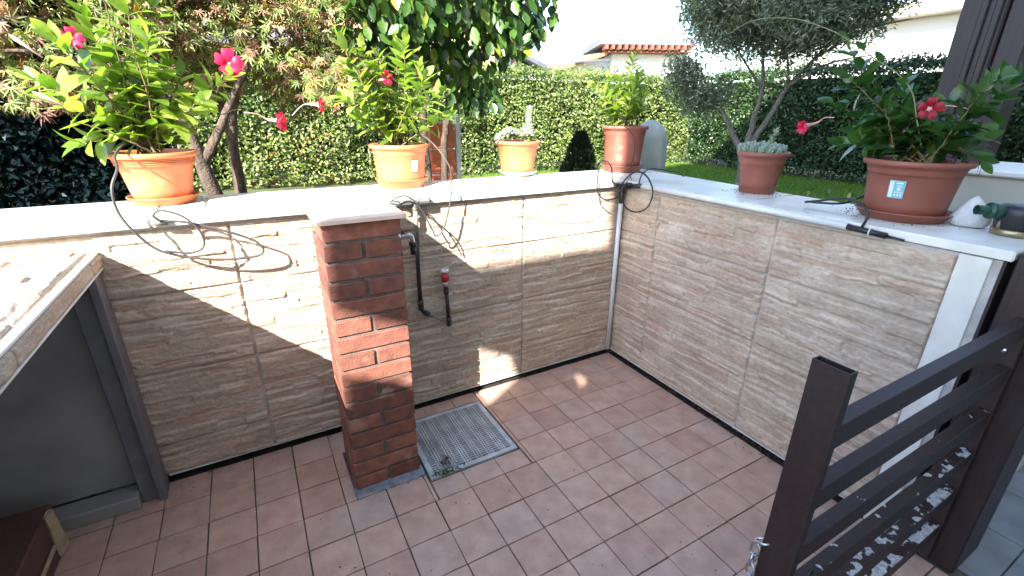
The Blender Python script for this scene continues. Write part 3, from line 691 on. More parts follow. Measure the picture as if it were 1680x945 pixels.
mb = MB(); mb.tube([(.880, -.525, 1.036), (.880, -.652, 1.030)], .0098, 12); mb.build('tube', MT['pe'], bt, True)
mb = MB(); mb.tube([(.880, -.652, 1.030), (.882, -.70, 1.026)], .004, 8); mb.build('tail', MT['pe'], bt, True)
for y in (-.605,):
    mb = MB(); mb.tube([Vector((.880+.0125*math.cos(t), y, 1.032+.0125*math.sin(t))) for t in np.linspace(0, 2*math.pi, 14, endpoint=False)], .0022, 6, True); mb.build('clip', MT['pvc'], bt, True)
hose('drip_hose', [(-1.215, 0.86, 1.275), (-1.235, 0.8, 1.268), (-1.243, 0.7, 1.242), (-1.22, 0.56, 1.216), (-1.239, 0.52, 1.162), (-1.239, 0.515, 1.087), (-1.209, 0.515, 1.016), (-1.165, 0.515, 0.959), (-1.089, 0.515, 0.923), (-0.986, 0.515, 0.9), (-0.891, 0.515, 0.899), (-0.864, 0.515, 0.919), (-0.886, 0.515, 0.955), (-0.951, 0.515, 0.992), (-1.017, 0.515, 1.02), (-1.081, 0.515, 1.044), (-1.141, 0.512, 1.052)], .0042, MT['hose'], "dark hose looping from the leftmost pot down in front of the sunlit wall")
hose('drip_hose', [(-1.139, 0.505, 1.055), (-1.152, 0.5, 1.072), (-1.144, 0.5, 1.085), (-1.12, 0.5, 1.087), (-1.076, 0.5, 1.064), (-1.043, 0.5, 1.02), (-1.034, 0.5, 0.977), (-1.047, 0.5, 0.951), (-1.084, 0.5, 0.941), (-1.148, 0.5, 0.957)], .0036, MT['hose'], "thin inner hose ring under the coping below the leftmost pot")
jn = MB(); jn.tube([(-1.172, .553, 1.042), (-1.128, .553, 1.040)], .010, 10); tag(jn.build('hose_connector', MT['pegrey'], None, True), "small grey hose joiner on the coping edge below the leftmost pot", 'pipe fitting')
hose('drip_hose', [(-0.395, 0.515, 1.052), (-0.368, 0.51, 1.067), (-0.331, 0.505, 1.073), (-0.294, 0.505, 1.048), (-0.259, 0.51, 0.995), (-0.224, 0.51, 0.919), (-0.209, 0.51, 0.893), (-0.174, 0.51, 0.921), (-0.142, 0.51, 1.023), (-0.128, 0.515, 1.09), (-0.095, 0.6, 1.13), (-0.065, 0.7, 1.163), (-0.092, 0.782, 1.239), (-0.138, 0.851, 1.285), (-0.19, 0.89, 1.265)], .0034, MT['hose'], "pale thin hose loop rising from the T-fitting into the second pot from the left")
hose('drip_hose', [(-0.285, 0.535, 1.02), (-0.256, 0.54, 1.002), (-0.205, 0.54, 0.953), (-0.144, 0.545, 0.898), (-0.097, 0.56, 0.823), (-0.069, 0.575, 0.77)], .0034, MT['hose'], "thin hose hanging slantwise from the T-fitting across the lit stone")
hose('drip_hose', [(0.78, 0.51, 1.045), (0.726, 0.491, 1.066), (0.717, 0.498, 1.134), (0.693, 0.519, 1.165), (0.664, 0.525, 1.141), (0.656, 0.524, 1.057), (0.668, 0.522, 1.002), (0.709, 0.506, 0.973), (0.76, 0.485, 0.985), (0.84, 0.51, 1.0)], .0036, MT['pe'], "black hose loop left of the corner under the corner pot")
hose('drip_hose', [(0.785, 0.5, 1.035), (0.76, 0.48, 1.03), (0.779, 0.442, 1.092), (0.81, 0.414, 1.118), (0.846, 0.378, 1.096), (0.87, 0.353, 1.024), (0.858, 0.366, 0.947), (0.818, 0.406, 0.919), (0.778, 0.443, 0.947), (0.763, 0.458, 1.016), (0.8, 0.49, 1.035), (0.85, 0.51, 1.035)], .0040, MT['pe'], "black hose loop right of the corner hanging over the shaded wall")
hose('drip_hose', [(.885, .47, 1.045), (.95, .52, 1.085), (1.05, .56, 1.105), (1.20, .56, 1.085), (1.29, .56, 1.063), (1.42, .55, .98)], .0036, MT['pe'], "black hose crossing the coping right of the corner pot towards the lawn")
hose('drip_hose', [(1.05, .80, 1.315), (1.075, .79, 1.30), (1.115, .78, 1.25), (1.125, .78, 1.17), (1.10, .77, 1.09), (1.00, .66, 1.065), (.90, .54, 1.045)], .0026, MT['pe'], "thin hose running down the front of the corner pot")
hose('drip_hose', [(.880, -.575, 1.035), (.880, -.585, 1.085), (.905, -.545, 1.112), (.955, -.47, 1.115), (1.00, -.36, 1.085), (1.03, -.30, 1.068), (1.055, -.295, 1.067), (1.06, -.33, 1.068), (1.10, -.40, 1.075), (1.19, -.43, 1.105), (1.29, -.46, 1.15)], .0044, MT['pe'], "black hose curling on the coping beside the saucer of the large shaded pot")

# ================================================================= POTS
def pot(name, c, rim, base, H, mt, label, saucer=None, group='potted plants along the coping', lip=.020, ringz=.72, band=False, sm=None, lift=.0):
    t = empty(name, (c[0], c[1], ZC1), label, 'potted plant', group)
    z0 = ZC1+.004+lift; k = (rim-base)/H
    pr = [(base*.92, 0), (base, .004)]
    for f in (.25, .5, ringz-.01): pr.append((base+(rim*.90-base)*f, H*f))
    rb = base+(rim*.90-base)*ringz
    pr += [(rb+.002, H*ringz), (rb+.0035, H*(ringz+.015)), (rb+.0035, H*(ringz+.05))]
    re = rim*.925
    pr += [(re, H-lip), (re+.003, H-lip), (rim, H-lip+.003), (rim+.0015, H-lip*.5), (rim, H-.002), (rim-.004, H), (rim-.013, H), (rim-.017, H-.006), (rim-.020, H-.05)]
    mb = MB(); mb.lathe(pr, (c[0], c[1], z0), 48); o = mb.build('pot_body', mt, t, True)
    if band:
        mb = MB()
        for q in range(4): f = ringz+.03+.035*q; rq = base+(rim*.93-base)*f+.0035; mb.tube([Vector((c[0]+rq*math.cos(a), c[1]+rq*math.sin(a), z0+H*f)) for a in np.linspace(0, 2*math.pi, 48, endpoint=False)], .0014, 6, True)
        mb.build('grooved_band', mt, t, True)
    mb = MB(); mb.lathe([(.0005, -.020), (rim*.5, -.018), (rim-.016, -.022)], (c[0], c[1], z0+H), 24); mb.v = [(x, y, z+random.uniform(-.006, .006)) for x, y, z in mb.v]; mb.build('soil', MT['potsoil'], t)
    if saucer:
        sb, st_, sh = saucer
        mb = MB(); mb.lathe([(sb*.95, 0), (sb, .003), (st_-.004, sh-.004), (st_, sh-.003), (st_, sh), (st_-.004, sh+.001), (st_-.008, sh-.004), (sb-.006, .004), (.0005, .004)], (c[0], c[1], ZC1+.0006), 48); mb.build('saucer', sm or mt, t, True)
    t['z0'] = z0; t['H'] = H; return t
def sticker(t, c, ang, r0, r1, za, zb, wdt):
    """a printed label bent round the pot: outer radii r0 (bottom) and r1 (top)"""
    mb = MB(); vs = []; fs = []; n = 6
    for i in range(n+1):
        a = ang+(i/n-.5)*wdt/((r0+r1)/2); vs += [(c[0]+(r0+.0012)*math.cos(a), c[1]+(r0+.0012)*math.sin(a), za), (c[0]+(r1+.0012)*math.cos(a), c[1]+(r1+.0012)*math.sin(a), zb)]
    for i in range(n): fs.append((2*i, 2*i+2, 2*i+3, 2*i+1))
    mb.add(vs, fs); s = mb.build('label_sticker', MT['sticker'], t, True)
    mb = MB()
    def patch(u0, u1, v0, v1):
        vs = []
        for (u_, v_) in ((u0, v0), (u1, v0), (u1, v1), (u0, v1)):
            a = ang+(u_-.5)*wdt/((r0+r1)/2); rr = r0+(r1-r0)*v_+.0018; vs.append((c[0]+rr*math.cos(a), c[1]+rr*math.sin(a), za+(zb-za)*v_))
        mb.add(vs, [(0, 1, 2, 3)])
    patch(.05, .30, .05, .95); patch(.45, .85, .82, .90); patch(.50, .80, .68, .73); patch(.55, .75, .45, .62); patch(.42, .52, .12, .26); patch(.60, .70, .12, .26); patch(.78, .90, .12, .26); patch(.40, .92, .33, .37)
    mb.build('sticker_print', MT['stickerwhite'], s)
LM = [ovate('leaf', MT['mand'], .52, .14, .10), ovate('leaf', MT['mand'], .46, .05, .18), ovate('leaf', MT['mand'], .58, .22, .06), ovate('leaf', MT['mand'], .48, -.06, .14)]
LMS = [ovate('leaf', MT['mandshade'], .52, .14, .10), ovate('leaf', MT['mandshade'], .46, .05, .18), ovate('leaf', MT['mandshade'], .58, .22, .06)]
def mandevilla(t, c, ztop, tips, LMs, leafL=.075, step=.030, maxn=290, lean=.5, bushy=0):
    cnt = 0; base = Vector((c[0], c[1], ztop-.02)); stems = MB()
    for ti, tip in enumerate(tips):
        tip = Vector(tip); b = base+Vector((random.uniform(-.05, .05), random.uniform(-.05, .05), 0))
        d = tip-b; mid = b+d*.5+Vector((d.x*.12, d.y*.12, abs(d.z)*.08+.02)) if d.z > .1 else b+Vector((d.x*.45, d.y*.45, .07))
        path = smooth_path([b, mid, tip], 10); path = [p+Vector((random.uniform(-1, 1), random.uniform(-1, 1), random.uniform(-1, 1)))*.003 for p in path]
        n = len(path); stems.tube(path, [.0038-.0024*i/n for i in range(n)], 6)
        Ls = [0]
        for i in range(1, n): Ls.append(Ls[-1]+(path[i]-path[i-1]).length)
        s = Ls[-1]; k = 0; ph = random.uniform(0, 6.28)
        while s > .05 and cnt < maxn:
            i = max(j for j in range(n) if Ls[j] <= s+1e-9); i = min(i, n-2)
            p = path[i].lerp(path[i+1], min(1, (s-Ls[i])/max(1e-6, Ls[i+1]-Ls[i]))); tg = (path[i+1]-path[i]).normalized()
            a0 = ph+k*math.pi/2; sx = tg.cross(Vector((0, 0, 1)));  sx = sx.normalized() if sx.length > .05 else Vector((1, 0, 0)); sy = tg.cross(sx)
            tipf = math.exp(-((Ls[-1]-s)/.05)**2)
            for q in (0, 1):
                a = a0+q*math.pi+random.uniform(-.35, .35); out = sx*math.cos(a)+sy*math.sin(a)
                dr = (tg*(.45+.9*tipf)+out*(1-.35*tipf)+Vector((random.uniform(-.2, .2), random.uniform(-.2, .2), random.uniform(-.2, .25)))).normalized()
                nr = (tg*.8-out*.3+Vector((0, 0, .6))+Vector((random.uniform(-.3, .3), random.uniform(-.3, .3), 0)))
                L = leafL*random.uniform(.72, 1.15)*(1-.30*tipf)
                link('leaf', random.choice(LMs), t, mw=leaf_matrix(p+out*.003, dr, nr, L, L*random.uniform(.85, 1.1))); cnt += 1
            s -= step*random.uniform(.8, 1.25)*(1+.4*(1-s/Ls[-1])); k += 1
    stems.build('stems', MT['twig'], t, True); return cnt
PET = {}
def petal_mesh(m):
    if m.name in PET: return PET[m.name]
    vs = []; fs = []
    for i in range(6):
        tt = i/5; wd = .14+.62*math.sin(min(1, tt*1.05)*math.pi*.62); z = .18*tt*(1-tt)*2-.22*tt**3
        for j in range(5): u = j/4-.5; vs.append((tt, u*2*wd*.62+.10*tt*tt, z+.10*math.sin(u*6+tt*3)*tt))
    for i in range(5):
        for j in range(4): a = i*5+j; fs.append((a, a+1, a+6, a+5))
    mb = MB(); mb.add(vs, fs); PET[m.name] = mb.mesh('petal', m, True); return PET[m.name]
def flower(t, p, stem_from, face, size=.045, m=None, openness=1.0):
    """trumpet flower: throat tube part with five petals as sub-parts"""
    m = m or MT['petal']; p = Vector(p); f = Vector(face).normalized(); sf = Vector(stem_from)
    th = MB(); q = p-f*.05; th.tube(smooth_path([sf, sf.lerp(q, .6)+Vector((0, 0, .01)), q, p], 5), [.0016]*8+[.002, .003, .0038, .0045, .0055, .0065, .0085, .0105], 8); o = th.build('flower', MT['throat'], t, True)
    s = f.cross(Vector((0, 0, 1))).normalized(); u = s.cross(f)
    for k in range(5):
        a = k*2*math.pi/5+.3; d = s*math.cos(a)+u*math.sin(a); dr = (d*openness+f*(.55/openness)).normalized(); sz = size*random.uniform(.85, 1.1)
        link('petal', petal_mesh(m), o, mw=leaf_matrix(p+d*.006, dr, f, sz, sz))
# 1 leftmost
C1 = (-1.165, .912)
p1 = pot('potted_plant', C1, .141, .092, .188, MT['terracotta'], "leftmost orange pot with a large leafy mandevilla and bright crimson flowers", (.100, .118, .030), ringz=.74, band=True)
TIPS1 = [(-1.32, 0.75, 1.6), (-1.42, 0.87, 1.48), (-1.25, 0.89, 1.68), (-1.12, 0.81, 1.76), (-1.05, 0.86, 1.74), (-1.34, 0.81, 1.28), (-1.37, 0.84, 1.41), (-1.02, 0.92, 1.51), (-0.97, 0.79, 1.42), (-1.08, 0.76, 1.61), (-1.22, 0.91, 1.56), (-0.87, 0.86, 1.51), (-1.06, 0.91, 1.55), (-1.12, 0.76, 1.65), (-1.26, 0.82, 1.5), (-1.02, 0.91, 1.31), (-1.34, 0.76, 1.35), (-0.84, 0.96, 1.4), (-1.21, 0.92, 1.45), (-1.17, 0.75, 1.72)]
mandevilla(p1, C1, 1.25, TIPS1, LM, .100, .027)
cam_p = Vector((-.8685, -1.33, 1.3947))
for P_, S_, sc_ in [((-0.86, 0.87, 1.55), (-0.92, 0.87, 1.45), .042), ((-1.29, 0.83, 1.6), (-1.23, 0.84, 1.56), .026), ((-0.72, 0.87, 1.35), (-0.84, 0.87, 1.38), .034), ((-0.56, 0.85, 1.41), (-0.67, 0.86, 1.37), .024)]:
    fc = (cam_p-Vector(P_)).normalized()+Vector((random.uniform(-.3, .5), 0, random.uniform(.0, .3))); fc = fc if P_[0] < -.8 else Vector((1, -.7, -.1)); flower(p1, P_, S_, fc, sc_)
for P_, S_ in [((-1.43, .8, 1.6), (-1.37, .81, 1.54)), ((-1.42, .8, 1.44), (-1.34, .82, 1.39))]:
    mb = MB(); mb.tube([Vector(S_), Vector(S_).lerp(Vector(P_), .5), Vector(S_).lerp(Vector(P_), .8), Vector(P_)], [.002, .004, .007, .001], 8); mb.build('flower_bud', MT['throat'], p1, True)
# 2
C2 = (-.224, .918)
p2 = pot('potted_plant', C2, .136, .108, .192, MT['terracotta'], "orange pot with a blue sticker and upright mandevilla, just right of the brick pillar", (.106, .122, .040), ringz=.76)
sticker(p2, C2, R(-74), .1155, .121, ZC1+.078, ZC1+.130, .034)
TIPS2 = [(-0.46, 0.84, 1.66), (-0.35, 0.92, 1.65), (-0.19, 0.96, 1.66), (-0.13, 0.82, 1.58), (-0.07, 0.76, 1.47), (-0.02, 0.79, 1.37), (-0.47, 0.84, 1.44), (-0.42, 0.87, 1.55), (-0.29, 0.88, 1.6), (-0.18, 0.86, 1.67), (-0.12, 0.79, 1.53), (-0.41, 0.87, 1.36), (-0.1, 0.78, 1.33), (-0.25, 0.88, 1.52), (-0.34, 0.87, 1.47), (-0.21, 0.77, 1.42), (-0.33, 0.98, 1.55), (-0.21, 0.88, 1.57)]
mandevilla(p2, C2, 1.25, TIPS2, LM, .086, .024)
flower(p2, (-.28, .84, 1.52), (-.26, .89, 1.45), (.5, -1, .2), .026)
# 3
C3 = (.478, 1.02)
p3 = pot('potted_plant', C3, .126, .088, .186, MT['terracotta'], "terracotta pot of powdery pale succulents on a white saucer", (.080, .112, .026), sm=MT['coping'], ringz=.80)
def rosette(mbv, c, ax, n, L, W, tilt0, tilt1):
    ax = Vector(ax).normalized(); s = ax.orthogonal().normalized(); u = ax.cross(s); P = []; D = []; N = []; LL = []
    for k in range(n):
        a = k*2.399; f = k/n; el = tilt0+(tilt1-tilt0)*f; d = (s*math.cos(a)+u*math.sin(a))*math.cos(el)+ax*math.sin(el)
        P.append(Vector(c)+d*.003); D.append(d); N.append(ax*math.cos(el)-(s*math.cos(a)+u*math.sin(a))*math.sin(el)); LL.append(L*(1-.45*f))
    return P, D, N, LL
FAT = (np.array([[0, .12, 0], [0, -.12, 0], [.35, .40, .12], [.35, -.40, .12], [.8, .42, .22], [.8, -.42, .22], [1, 0, .30], [.45, 0, -.28], [.8, 0, -.15]], float),
       np.array([[0, 2, 3], [0, 3, 1], [2, 4, 5], [2, 5, 3], [4, 6, 5], [0, 7, 2], [1, 3, 7], [2, 7, 8], [2, 8, 4], [3, 8, 7], [3, 5, 8], [4, 8, 6], [5, 6, 8]]))
def rosettes(t, name, items, m):
    P, D, N, LL, WW = [], [], [], [], []
    for (c, ax, n, L, W, t0, t1) in items:
        a, b, cc, l_ = rosette(None, c, ax, n, L, W, t0, t1); P += a; D += b; N += cc; LL += l_; WW += [W]*len(a)
    A = lambda q: np.array([tuple(v) for v in q]); o = leaf_cloud(name, A(P), A(D), A(N), np.array(LL), np.array(WW), m, t, shape=FAT); del o['kind']; return o
zt3 = ZC1+.186
for (x, y, z, n, L, W, ax) in [(-.085, -.05, .045, 26, .050, .020, (-.4, -.2, 1)), (-.03, -.02, .03, 30, .046, .020, (0, -.2, 1)), (-.005, .03, .038, 26, .046, .019, (0, 0, 1)), (.04, -.04, .035, 28, .048, .020, (.1, -.2, 1)), (.07, .01, .055, 30, .050, .021, (.2, 0, 1)), (-.055, .05, .03, 24, .044, .018, (-.2, .1, 1)), (-.115, -.01, .02, 20, .042, .018, (-.8, 0, .6))]:
    rosettes(p3, 'rosette', [((C3[0]+x, C3[1]+y, zt3+z), ax, n, L, W, -.2, 1.2)], MT['succ'])
rosettes(p3, 'tall_spike', [((C3[0]+.052+.0008*k, C3[1]-.02, zt3+.05+.012*k), (.0, 0, 1), 9, .022+.010*(k < 3), .014, .2, 1.0) for k in range(11)], MT['succ'])
# 4 corner
C4 = (1.160, .915)
p4 = pot('potted_plant', C4, .137, .103, .262, MT['terracotta_dark'], "tall reddish pot with a leafy upright plant on the corner of the coping", (.108, .130, .040), ringz=.80)
p4b = [o for o in p4.children if o.name.startswith('pot_body')][0]
TIPS4 = [(1.17, 0.91, 1.7), (0.95, 0.98, 1.53), (1.1, 1.06, 1.46), (1.12, 1.01, 1.62), (1.13, 0.81, 1.58), (1.19, 0.81, 1.49), (1.06, 1.03, 1.39), (1.08, 1.01, 1.57), (1.2, 0.96, 1.54), (1.19, 0.83, 1.42)]
mandevilla(p4, C4, 1.32, TIPS4, LM, .080, .019, 290)
mb = MB(); mb.tube([(C4[0]+.03, C4[1]-.02, 1.30), (C4[0]+.035, C4[1]-.02, 1.52)], .004, 8); mb.build('stake', MT['twig'], p4, True)
# 5 cactus
C5 = (1.185, .018)
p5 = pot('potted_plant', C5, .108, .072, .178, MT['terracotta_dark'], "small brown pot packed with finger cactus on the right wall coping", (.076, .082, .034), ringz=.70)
fm = []
for s_ in range(3):
    mb = MB(); pr = [(.62, 0), (.9, .15), (1, .45), (.95, .75), (.6, .95), (.02, 1.02)]
    mb.lathe([(r_*.5*(1+.0), z_) for r_, z_ in pr], seg=14); vs = []
    for (x, y, z) in mb.v: a = math.atan2(y, x); q = 1+.16*math.cos(7*a); vs.append((x*q, y*q, z))
    mb.v = vs; fm.append(mb.mesh('cactus_finger', MT['cactus'], False))
for k in range(64):
    a = random.uniform(0, 6.28); rr_ = .088*math.sqrt(random.random()); h_ = random.uniform(.048, .066)*(1.15-rr_*2.2); ww = random.uniform(.018, .025)
    o = link('cactus_finger', random.choice(fm), p5, loc=(C5[0]+rr_*math.cos(a), C5[1]+rr_*math.sin(a), ZC1+.160)); o.scale = (ww, ww, h_)
    o.rotation_euler = (-math.sin(a)*rr_*6+random.uniform(-.2, .2), math.cos(a)*rr_*6+random.uniform(-.2, .2), random.random())
n = 90; tt = RNG.random(n); P = np.stack([C5[0]+.012+.02*tt+RNG.normal(0, .006, n), C5[1]-.01-.01*tt, ZC1+.19+.085*tt], -1)
o = leaf_cloud('feathery_sprout', P, RNG.normal(0, 1, (n, 3))+np.array([.2, 0, .8]), RNG.normal(0, 1, (n, 3)), .022, .005, MT['succ'], p5); del o['kind']
# 6 big shaded
C6 = (1.140, -.575)
p6 = pot('potted_plant', C6, .150, .112, .196, MT['terracotta_dark'], "large brown pot with blue sticker and mandevilla with shade painted into its leaves, at the shaded coping end", (.120, .142, .030), ringz=.78)
sticker(p6, C6, R(186), .1235, .130, ZC1+.080, ZC1+.138, .044)
TIPS6 = [(1.09, -0.3, 1.6), (1.06, -0.3, 1.43), (1.0, -0.36, 1.51), (1.07, -0.36, 1.29), (1.13, -0.35, 1.33), (1.17, -0.46, 1.47), (1.16, -0.61, 1.43), (1.21, -0.7, 1.5), (1.09, -0.71, 1.48), (1.15, -0.75, 1.49), (1.25, -0.69, 1.32), (1.11, -0.54, 1.4), (1.03, -0.48, 1.41), (1.1, -0.44, 1.33), (1.2, -0.62, 1.32), (1.23, -0.71, 1.25), (1.12, -0.58, 1.35), (1.1, -0.5, 1.35), (1.18, -0.67, 1.39)]
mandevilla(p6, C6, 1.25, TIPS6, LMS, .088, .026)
flower(p6, (.95, -.28, 1.35), (.99, -.35, 1.38), (-1, .25, -.25), .026, openness=.6)
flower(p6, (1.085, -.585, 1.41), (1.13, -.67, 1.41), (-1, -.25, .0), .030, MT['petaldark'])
VINE = [(1.1, -0.59, 1.29), (1.09, -0.56, 1.37), (1.07, -0.53, 1.46), (1.05, -0.48, 1.52), (1.02, -0.41, 1.57), (0.99, -0.35, 1.62), (0.95, -0.29, 1.66), (0.9, -0.2, 1.7), (0.85, -0.12, 1.71), (0.81, -0.07, 1.7), (0.78, -0.03, 1.67)]
mb = MB(); vp = smooth_path(VINE, 5); mb.tube(vp, [.0026-.0016*i/len(vp) for i in range(len(vp))], 6); mb.build('climbing_shoot', MT['vine'], p6, True)
for i, L in ((12, .06), (18, .055), (22, .05), (27, .035), (40, .018)):
    for q in (-1, 1): link('leaf', random.choice(LMS), p6, mw=leaf_matrix(vp[i], (q*.6, -.3+random.random()*.6, .5*random.random()+.2), (0, .2, 1), L))

# soil crumbs round the pots, grit and bits of leaf on the floor
n = 520; ci = RNG.integers(0, 6, n); CC = np.array([C1, C2, C3, C4, C5, C6]); aa = RNG.uniform(0, 6.283, n); rr_ = np.array([.12, .125, .115, .132, .085, .145])[ci]+RNG.exponential(.022, n)
X = CC[ci, 0]+rr_*np.cos(aa); Y = CC[ci, 1]+rr_*np.sin(aa); kp = ((Y > .55) & (Y < 1.0) & (X < 1.3)) | ((X > .90) & (X < 1.22) & (Y > -.93) & (Y < .5))
o = leaf_cloud('soil_crumbs', np.stack([X, Y, np.full(n, ZC1+.002)], -1)[kp], RNG.normal(0, 1, (n, 3))[kp], RNG.normal(0, 1, (n, 3))[kp], .006, .006, MT['potsoil']); tag(o, "soil crumbs scattered on the coping round the pots", 'soil')
n = 420; X = RNG.uniform(-1.4, .88, n); Y = RNG.uniform(-1.1, .59, n); kp = ~((X > -.75) & (X < -.40) & (Y > .15)); wl = RNG.random(n) < .45; X = np.where(wl & (X > -.2), .885-RNG.exponential(.03, n), X); Y = np.where(wl & (X < -.2), .585-RNG.exponential(.03, n), Y)
kp = ~((X > -.73) & (X < -.41) & (Y > .14)); o = leaf_cloud('floor_litter', np.stack([X, Y, np.full(n, .002)], -1)[kp], (RNG.normal(0, 1, (n, 3))*[1, 1, .2])[kp], (RNG.normal(0, .3, (n, 3))+[0, 0, 1])[kp], (.003+.010*RNG.random(n)**3)[kp], (.003+.003*RNG.random(n))[kp], MT['dryleaf']); tag(o, "grit and tiny leaf scraps lying on the terracotta floor", 'litter')

# ================================================================= THINGS AT THE END OF THE COPING
rk = MB(); seg = 18; pr = [(.040, 0), (.050, .006), (.051, .024), (.043, .046), (.030, .066), (.016, .084), (.001, .098)]
rk.lathe(pr, (1.180, -.748, ZC1+.0006), seg); rk.v = [(x+random.uniform(-.002, .002), y+random.uniform(-.002, .002), z+random.uniform(0, .002)) for x, y, z in rk.v]
tag(rk.build('stone_cone', MT['rock'], None, True), "white rough pointed stone beside the large shaded pot", 'stone')
vt = empty('irrigation_valve', (1.145, -.895, ZC1), "dark water timer with a green nozzle and brass ring at the end of the coping", 'water timer')
vc = (1.150, -.868, ZC1+.0006)
mb = MB(); mb.lathe([(.050, 0), (.056, .002), (.057, .016), (.053, .020)], vc, 28); mb.build('brass_ring', MT['brass'], vt, True)
mb = MB(); mb.lathe([(.051, .020), (.054, .024), (.058, .060), (.060, .078), (.052, .088), (.001, .090)], vc, 28); mb.build('timer_body', MT['black'], vt, True)
mb = MB(); mb.tube([(1.118, -.840, ZC1+.070), (1.082, -.810, ZC1+.072)], .0215, 18); mb.tube([(1.090, -.816, ZC1+.0715), (1.084, -.811, ZC1+.0718)], .0245, 18); mb.build('green_collar', MT['green'], vt, True)
mb = MB(); a_ = Vector((1.082, -.810, ZC1+.072)); b_ = Vector((1.058, -.790, ZC1+.073)); mb.tube([a_, b_], .0145, 16, cap=False); mb.tube([b_, a_.lerp(b_, .3)], [.0145, .0095], 16, cap=False); mb.tube([a_.lerp(b_, .3), a_.lerp(b_, .31)], .0095, 16); mb.build('nozzle', MT['green'], vt, True)
mb = MB(); mb.tube([(1.112, -.840, ZC1+.018), (1.110, -.842, ZC1+.055)], .009, 12); mb.build('brass_stem', MT['brass'], vt, True)
# beige cabinet, terracotta planter and brown column behind
cb_ = empty('garden_cabinet', (2.0, -.72, .0), "beige plastic cabinet behind the coping end", 'cabinet')
mb = MB(); mb.box(1.72, -1.02, .0, 2.20, -.46, 1.165, .008); mb.build('cabinet_body', MT['beige'], cb_)
mb = MB(); mb.box(1.70, -1.04, 1.1655, 2.22, -.44, 1.190, .006); mb.build('lid', MT['white'], cb_)
mb = MB(); mb.box(1.712, -.80, .02, 1.7195, -.76, 1.150, .002); mb.build('door_rib', MT['beige'], cb_)
cl_ = empty('pergola_column', (1.98, -.37, 0), "thick dark brown moulded pergola column at the upper right", 'column')
mb = MB(); mb.box(1.88, -.435, .0, 2.02, -.285, 3.6, .006); mb.build('column_shaft', MT['brown'], cl_)
for y in (-.410, -.365):
    mb = MB(); mb.box(1.866, y-.012, .0, 1.8795, y+.012, 3.6, .004); mb.build('column_moulding', MT['brown'], cl_)
mb = MB(); mb.box(1.90, -.52, .0, 2.02, -.4355, 3.6, .005); mb.build('side_board', MT['brown'], cl_)

# ================================================================= HEDGES
def hedge_leaves(n, u0, u1, z0, z1, depth, topz):
    """points on a lumpy hedge face; returns u (along), d (inwards), z"""
    u = RNG.uniform(u0, u1, n); z = z0+(z1-z0)*RNG.random(n); d = RNG.exponential(.07, n)
    bump_ = .26*vnoise(u*1.7+30, z*2.2+3, 5)+.16*vnoise(u*6+30, z*7, 6)
    return u, d+.26-bump_, z+.05*(vnoise(u*4+50, z*0, 8)-.5)
def make_hedge(name, label, axis, pos, u0, u1, z0, z1, n, m, mn=None):
    t = empty(name, ((u0+u1)/2, pos, z0) if axis == 'y' else (pos, (u0+u1)/2, z0), label, 'hedge')
    u, d, z = hedge_leaves(n, u0, u1, z0+.04, z1, .3, z1)
    nt_ = n//4; ut = RNG.uniform(u0, u1, nt_); dt = RNG.uniform(.05, .8, nt_); zt = z1+RNG.normal(0, .035, nt_)+.10*(RNG.random(nt_)**14)+.05*(vnoise(ut*4+50, ut*0, 8)-.5)
    U_ = np.concatenate([u, ut]); D_ = np.concatenate([d, dt]); Z_ = np.concatenate([z, zt]); k = len(U_)
    P = np.stack([U_, pos+D_, Z_], -1) if axis == 'y' else np.stack([pos+D_, U_, Z_], -1)
    out = np.array([0, -1, .35]) if axis == 'y' else np.array([-1, 0, .35])
    N = out+RNG.normal(0, .75, (k, 3)); D = RNG.normal(0, 1, (k, 3))+np.array([0, 0, .25])
    tn = np.clip(RNG.random(k)*.75+.5*(vnoise(U_*1.3+20, Z_*2+4, 41)-.25), 0, 1); leaf_cloud('foliage', P, D, N, .028+.034*RNG.random(k), .018+.018*RNG.random(k), m, t, tint=tn)
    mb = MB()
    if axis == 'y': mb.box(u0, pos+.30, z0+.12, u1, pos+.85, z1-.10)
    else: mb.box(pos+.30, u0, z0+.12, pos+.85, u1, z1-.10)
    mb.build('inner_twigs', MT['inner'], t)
    for q in range(int((u1-u0)/.45)):
        uu = u0+.2+q*.45+random.uniform(-.1, .1); dd = random.uniform(.12, .28); st = MB()
        pts = [(uu, dd, z0), (uu+random.uniform(-.05, .05), dd+.02, z0+.3), (uu+random.uniform(-.12, .12), dd+.08, z0+.6)]
        pts = [((a, pos+b, c) if axis == 'y' else (pos+b, a, c)) for a, b, c in pts]; st.tube(pts, [.022, .017, .010], 7); st.build('stem', MT['barkpale'], t, True)
    return t
make_hedge('hedge', "long clipped green hedge in full sun across the back of the garden", 'y', 4.90, -4.5, 6.6, .5, 1.93, 46000, MT['hedge'])
make_hedge('hedge', "clipped hedge along the right of the garden, shade painted into its leaves", 'x', 6.15, -1.2, 4.9, .5, 1.96, 30000, MT['hedgeshade'])
# lawn
n = 60000; X = RNG.uniform(1.35, 6.3, n); Y = RNG.uniform(-.4, 5.0, n)
leaf_ = leaf_cloud('lawn_grass', np.stack([X, Y, np.full(n, .5)], -1), RNG.normal(0, .45, (n, 3))+np.array([0, 0, 1]), RNG.normal(0, 1, (n, 3)), .035+.02*RNG.random(n), .007, MT['grass'])
tag(leaf_, "short green lawn between the right wall and the hedges", 'grass')
